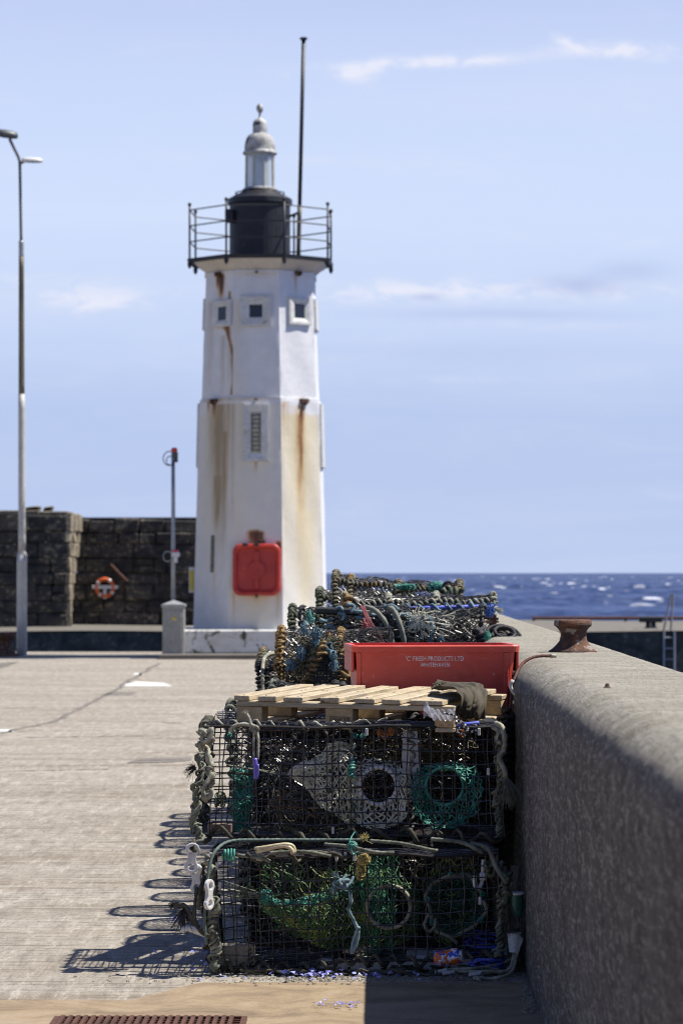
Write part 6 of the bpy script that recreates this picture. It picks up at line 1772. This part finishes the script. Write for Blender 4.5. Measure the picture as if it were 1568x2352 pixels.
tag(cloth, 'crumpled brown work cloth draped over the right corner of the wooden pallet', 'cloth')
md = cloth.modifiers.new('s', 'SOLIDIFY'); md.thickness = .004
g = MB()
def S(u, v):
    th = u * 2 * math.pi; ph = v * math.pi; c_ = P(1014, 1576, 12.63); r_ = .021 * (1 + .22 * np.sin(th * 4 + ph * 3) + .15 * np.sin(th * 9 - ph * 7))
    return c_ + np.stack([1.5 * r_ * np.sin(ph) * np.cos(th), 2.0 * r_ * np.sin(ph) * np.sin(th), .72 * r_ * np.cos(ph)], -1)
g.grid(S, 50, 30); bc = g.build('bunched_corner', M['cloth'], None, smooth_=True, org=P(1080, 1640, 12.33)); bc.parent = cloth; bc.location = (0, 0, 0)

# clear film scrap under the pallet
g = MB()
def S(u, v):
    c_ = P(1008, 1642, 12.15); x_ = (u - .5) * .13; y_ = (v - .5) * .09
    return c_ + np.stack([x_, y_, .014 * np.sin(u * 13 + v * 7) + .012 * np.sin(v * 19 - u * 9) + .03 * np.exp(-((u - .12) / .12) ** 2) * (1 + .4 * np.sin(v * 30))], -1)
g.grid(S, 40, 24); tag(g.build('plastic_film', M['film'], org=P(1008, 1650, 12.15)), 'crumpled clear plastic film caught under the pallet by the brown cloth', 'plastic film')
# spotted cord with blue marker
g = MB()
cp_ = [P(1020, 1638, 12.1), P(1045, 1645, 12.08), P(1048, 1665, 12.05), P(1056, 1680, 12.04), P(1066, 1690, 12.04), P(1072, 1680, 12.04), P(1062, 1666, 12.04), P(1052, 1655, 12.05), P(1064, 1662, 12.03), P(1078, 1678, 12.03), P(1092, 1680, 12.03), P(1094, 1668, 12.03), P(1082, 1664, 12.03)]
g.rope(cp_, .0045); tag(g.build('cord', M['black_rope'], org=cp_[4], smooth_=True), 'thin black cord looped over the top right of the upper wire pot', 'cord')
g = MB()
cs_ = smooth(cp_, .006)
for k in range(0, len(cs_) - 2, 3): g.tube(cs_[k:k + 2], .0052, 5)
fl_ = g.build('fleck', M['white_plastic'], None, org=cp_[4]); fl_.parent = bpy.data.objects['cord']; fl_.location = (0, 0, 0)
g = MB(); g.tube([P(1050, 1667, 12.07), P(1062, 1665, 12.07), P(1098, 1661, 12.07), P(1100, 1661, 12.07)], [.006, .0085, .0085, .005], 10); tag(g.build('marker_pen', M['blue_rope'], org=P(1075, 1665, 12.07), smooth_=True), 'blue plastic tube lying under the black cord on the upper wire pot', 'tube')

# dark rope bundle between pots and wall, white hook, red rope over the wall
g = MB(); wrap_edge(g, smooth([P(1172, 1630, 12.85), P(1170, 1680, 12.85), P(1174, 1760, 12.85), P(1168, 1840, 12.85), P(1176, 1920, 12.85)], .03), .012, .013, .036, .3); wrap_edge(g, smooth([P(1160, 1660, 12.8), P(1164, 1740, 12.8), P(1158, 1880, 12.8)], .03), .010, .011, .036, .4)
tag(g.build('rope_bundle', M['black_rope'], org=P(1172, 1920, 12.85), smooth_=True), 'thick black wrapped rope hanging between the wire pots and the wall', 'rope')
g = MB(); g.tube(smooth([P(1178, 1562, 12.9), P(1172, 1575, 12.9), P(1178, 1590, 12.9), P(1187, 1600, 12.9), P(1186, 1614, 12.9), P(1177, 1612, 12.9)], .01), .008, 8); tag(g.build('plastic_hook', M['white_plastic'], org=P(1180, 1612, 12.9), smooth_=True), 'white plastic hook beside the red rope at the right of the pallet', 'hook')
g = MB(); g.rope([[.815, 13.30, 1.262], [.77, 13.28, 1.262], [.72, 13.25, 1.250], [.675, 13.2, 1.215], [.642, 13.1, 1.15], [.622, 12.98, 1.06], [.615, 12.9, .97], [.60, 12.86, .86]], .0075)
rr_o = g.build('red_rope', M['red_rope'], org=(.72, 13.2, 1.25), smooth_=True); tag(rr_o, 'rusty red rope running down over the rounded edge of the wall', 'rope')
g = MB(); g.rope([[.845, 13.31, 1.262], [.815, 13.30, 1.263]], .0095); w_ = g.build('whipped_end', M['cream'], None, org=(.72, 13.2, 1.25), smooth_=True); w_.parent = rr_o; w_.location = (0, 0, 0)

# ================================================================== LITTER AT THE FOOT OF THE WALL
def gz(x, y): return gp(x, y)
def pile(name, mt, label, cat, box, n, r, seedh=.05, L=18):
    (xa, xb, ya, yb_) = box; g = MB(); a = gp(xa, yb_); b = gp(xb, ya); cx_ = (a[0] + b[0]) / 2; cy_ = (a[1] + b[1]) / 2; h = (abs(b[0] - a[0]) / 2, abs(b[1] - a[1]) / 2 + .02, seedh / 2)
    for _ in range(n):
        p = np.array([cx_, cy_, seedh / 2 + r]) + rng.uniform(-1, 1, 3) * h; d = rng.normal(0, 1, 3); d[2] *= .2; pts = [p]; cur = rng.uniform(-.6, .6)
        for q in range(L):
            c_, s_ = math.cos(cur), math.sin(cur); d = np.array([d[0] * c_ - d[1] * s_, d[0] * s_ + d[1] * c_, rng.normal(0, .25)]); d /= np.linalg.norm(d); cur += rng.normal(0, .2)
            p = p + d * .035; p[2] = min(max(p[2], r), seedh + r); p[0] = min(max(p[0], cx_ - h[0]), min(cx_ + h[0], .615)); p[1] = min(max(p[1], cy_ - h[1] * 1.3), cy_ + h[1] * 1.3); pts.append(p)
        g.rope(pts, r, sides=7)
    return tag(g.build(name, M[mt], org=(cx_, cy_, 0), smooth_=True), label, cat)
pile('rope_pile', 'blue_rope', 'tangled pile of dark blue rope at the foot of the wall', 'rope', (1075, 1165, 2195, 2232), 15, .0055, .10, 22)
pile('rope_pile', 'grey_rope', 'greyish frayed rope lying in front of the dark blue rope pile', 'rope', (1050, 1205, 2222, 2242), 8, .0055, .02, 22)
pile('rope_pile', 'dark_rope', 'dark weedy rope remnants along the front edge of the lower wire pot', 'rope', (520, 1000, 2226, 2240), 16, .005, .02, 30)
pile('rope_pile', 'weed', 'green and grey rope scraps on the ground left of the orange can', 'rope', (900, 1030, 2224, 2240), 10, .0045, .02, 22)
g = MB(); g.rope([[.30, 11.93, .02], [.42, 11.9, .03], [.52, 11.95, .04], [.59, 11.98, .07], [.60, 11.95, .14], [.597, 11.9, .10], [.57, 11.8, .03], [.50, 11.74, .012], [.42, 11.76, .012], [.44, 11.70, .012]], .0075)
g.rope([[.35, 11.88, .02], [.48, 11.84, .025], [.56, 11.86, .03], [.585, 11.9, .09], [.60, 12.0, .12]], .0075)
tag(g.build('rope_loop', M['cream'], org=(.5, 11.85, 0), smooth_=True), 'pale rope curling round against the wall right of the blue rope pile', 'rope')
g = MB(); g.rope([[.46, 11.98, .05], [.52, 12.0, .10], [.58, 12.02, .15], [.60, 12.0, .19], [.585, 11.96, .15], [.55, 11.93, .08]], .008)
tag(g.build('rope_loop', M['ltblue'], org=(.55, 11.98, 0), smooth_=True), 'blue-grey rope loop above the pale rope against the wall', 'rope')
# crushed can
cc_ = np.array([X(1029, 11.76), 11.76, Z(2200, 11.76)]); ax = np.array([1, -.15, .10]); ax /= np.linalg.norm(ax)
can = empty('drink_can', cc_, 'orange, white and blue drink can lying beside the blue rope pile', 'can')
m, t, b = new_mat('can_print'); co = t.coord('Object', (1, 1, 1)); sp_ = t.n.new('ShaderNodeSeparateXYZ'); t.put(sp_.inputs[0], co)
n = t.noise(t.coord('Object', (30, 30, 30)), 1.0, 2, .5, .3)
c = t.mix(t.step(n, .47, .50), (.62, .13, .02), (.62, .64, .72)); c = t.mix(t.step(t.noise(t.coord('Object', (45, 45, 45)), 1.0, 2, .5), .53, .56), c, (.04, .07, .42))
t.l.new(c, b.inputs['Base Color']); b.inputs['Metallic'].default_value = .25; b.inputs['Roughness'].default_value = .35; M['can'] = m
g = MB(); tt = np.array([-.057, -.052, -.046, -.02, 0, .02, .042, .050, .056]); rr_ = np.array([.024, .028, .033, .033, .030, .033, .033, .028, .026])
g.tube(cc_ + tt[:, None] * ax, rr_, 24); v = g.v[0]; g.v[0] = warp(v, .003, 45, 3); g.build('body', M['can'], can, smooth_=False)
g = MB(); th = np.arange(24) * 2 * math.pi / 24; A1 = np.cross(ax, Z3); A1 /= np.linalg.norm(A1); B1 = np.cross(ax, A1)
g.tube(cc_ + ax * .058 + .026 * (np.cos(th)[:, None] * A1 + np.sin(th)[:, None] * B1), .003, 6, closed=True); g.build('rim', M['steel'], can)
# boards, tin and cup leaning in the corner
g = MB(); g.bbox((.585, 12.02, .36), (.019, 0, .0), (0, .008, 0), (.012, .02, .075), .003); g.bbox((.578, 12.0, .145), (.030, 0, 0), (0, .008, 0), (.008, .0, .143), .003)
tag(g.build('board', M['board'], org=(.58, 12.0, 0)), 'grey boards standing upright between the lower wire pot and the wall', 'board')
tn = empty('paint_tin', (.592, 11.9, .245), 'small green tin with a white lid wedged against the wall', 'tin')
g = MB(); g.lathe([(.030, 0), (.031, .004), (.031, .085), (.030, .088)], (.592, 11.9, .245), 24); g.build('body', M['tin_green'], tn)
g = MB(); g.lathe([(.033, .086), (.034, .094), (.030, .096), (.001, .095)], (.592, 11.9, .245), 24); g.build('lid', M['white_plastic'], tn)
g = MB(); g.lathe([(.022, 0), (.029, .075), (.031, .078), (.027, .078), (.021, .006)], (.585, 11.88, .10), 20); tag(g.build('cup', M['white_plastic'], org=(.585, 11.88, .10)), 'white plastic cup jammed low between the boards and the wall', 'cup')
g = MB(); g.bbox((.585, 11.9, .205), (.028, .01, .004), (0, .02, 0), (-.004, 0, .012), .004); g.bbox((.60, 11.87, .13), (.010, 0, -.01), (0, .01, 0), (.012, 0, .035), .003); tag(g.build('scrap', M['steel'], org=(.59, 11.88, .15)), 'bent metallic scraps between the green tin and the white cup', 'scrap')
# shredded plastic flakes and grit
g = MB()
def flake(x, y, s_):
    q = gp(x, y); n_ = rnd.randint(4, 6); a0 = rnd.random() * 6.28; z0 = .003 + rnd.random() * .012; pts = []
    for k in range(n_):
        a = a0 + 6.28 * k / n_; r_ = s_ * rnd.uniform(.5, 1.2); pts.append([q[0] + r_ * math.cos(a), q[1] + r_ * math.sin(a), z0 + rnd.random() * s_ * 1.1])
    p = np.array(pts); g.add(np.concatenate([p, p + [0, 0, .001]]), [tuple(range(n_))[::-1], tuple(range(n_, 2 * n_))] + [(i_, (i_ + 1) % n_, n_ + (i_ + 1) % n_, n_ + i_) for i_ in range(n_)])
for _ in range(46): flake(rnd.gauss(770, 90), rnd.gauss(2248, 4), rnd.uniform(.007, .017))
for _ in range(35): flake(rnd.gauss(700, 30), rnd.gauss(2243, 6), rnd.uniform(.004, .010))
for _ in range(26): flake(rnd.uniform(720, 830), rnd.gauss(2314, 2.5), rnd.uniform(.004, .010))
for _ in range(50): flake(rnd.gauss(470, 20), rnd.gauss(2205, 22), rnd.uniform(.004, .012))
for _ in range(20): flake(rnd.gauss(406, 8), rnd.gauss(2118, 4), rnd.uniform(.004, .012))
for _ in range(10): flake(rnd.uniform(900, 1220), rnd.gauss(2253, 4), rnd.uniform(.004, .010))
for _ in range(8): flake(355 + rnd.uniform(-3, 3), 2195 + rnd.uniform(-2, 2), .006)
tag(g.build('plastic_flakes', M['flake'], org=gp(770, 2247) + (0,)), 'violet-blue shredded plastic flakes littering the ground before the wire pots', 'plastic litter', None, 'stuff')
g = MB()
for _ in range(900):
    x, y = (rnd.gauss(800, 210), rnd.gauss(2249, 6)) if rnd.random() < .7 else (rnd.gauss(1215, 10) + 0, rnd.uniform(2235, 2330))
    q = gp(x, y); 
    if q[0] > .63: continue
    s_ = rnd.uniform(.0015, .005); g.box((q[0], q[1], s_ * .7), (s_, s_ * .4, 0), (-s_ * .3, s_, 0), (0, s_ * .2, s_ * .7), .0004)
tag(g.build('grit', M['block'], org=(0, 11.9, 0)), 'pale grit and crumbs scattered on the concrete before the wire pots', 'grit', None, 'stuff')
g = MB()
for (x, y) in ((1012, 2240), (1030, 2243), (1090, 2246), (1120, 2243)):
    q = gp(x, y); g.bbox((q[0], q[1] - .02, .018), (.026, .004, .004), (0, .014, 0), (0, 0, .006), .003)
tag(g.build('paper_scraps', M['white_plastic'], org=gp(1060, 2245) + (0,)), 'white paper scraps strewn along the foot of the blue rope pile', 'paper litter', None, 'stuff')

for o in bpy.data.objects:
    if '_o' in o: del o['_o']
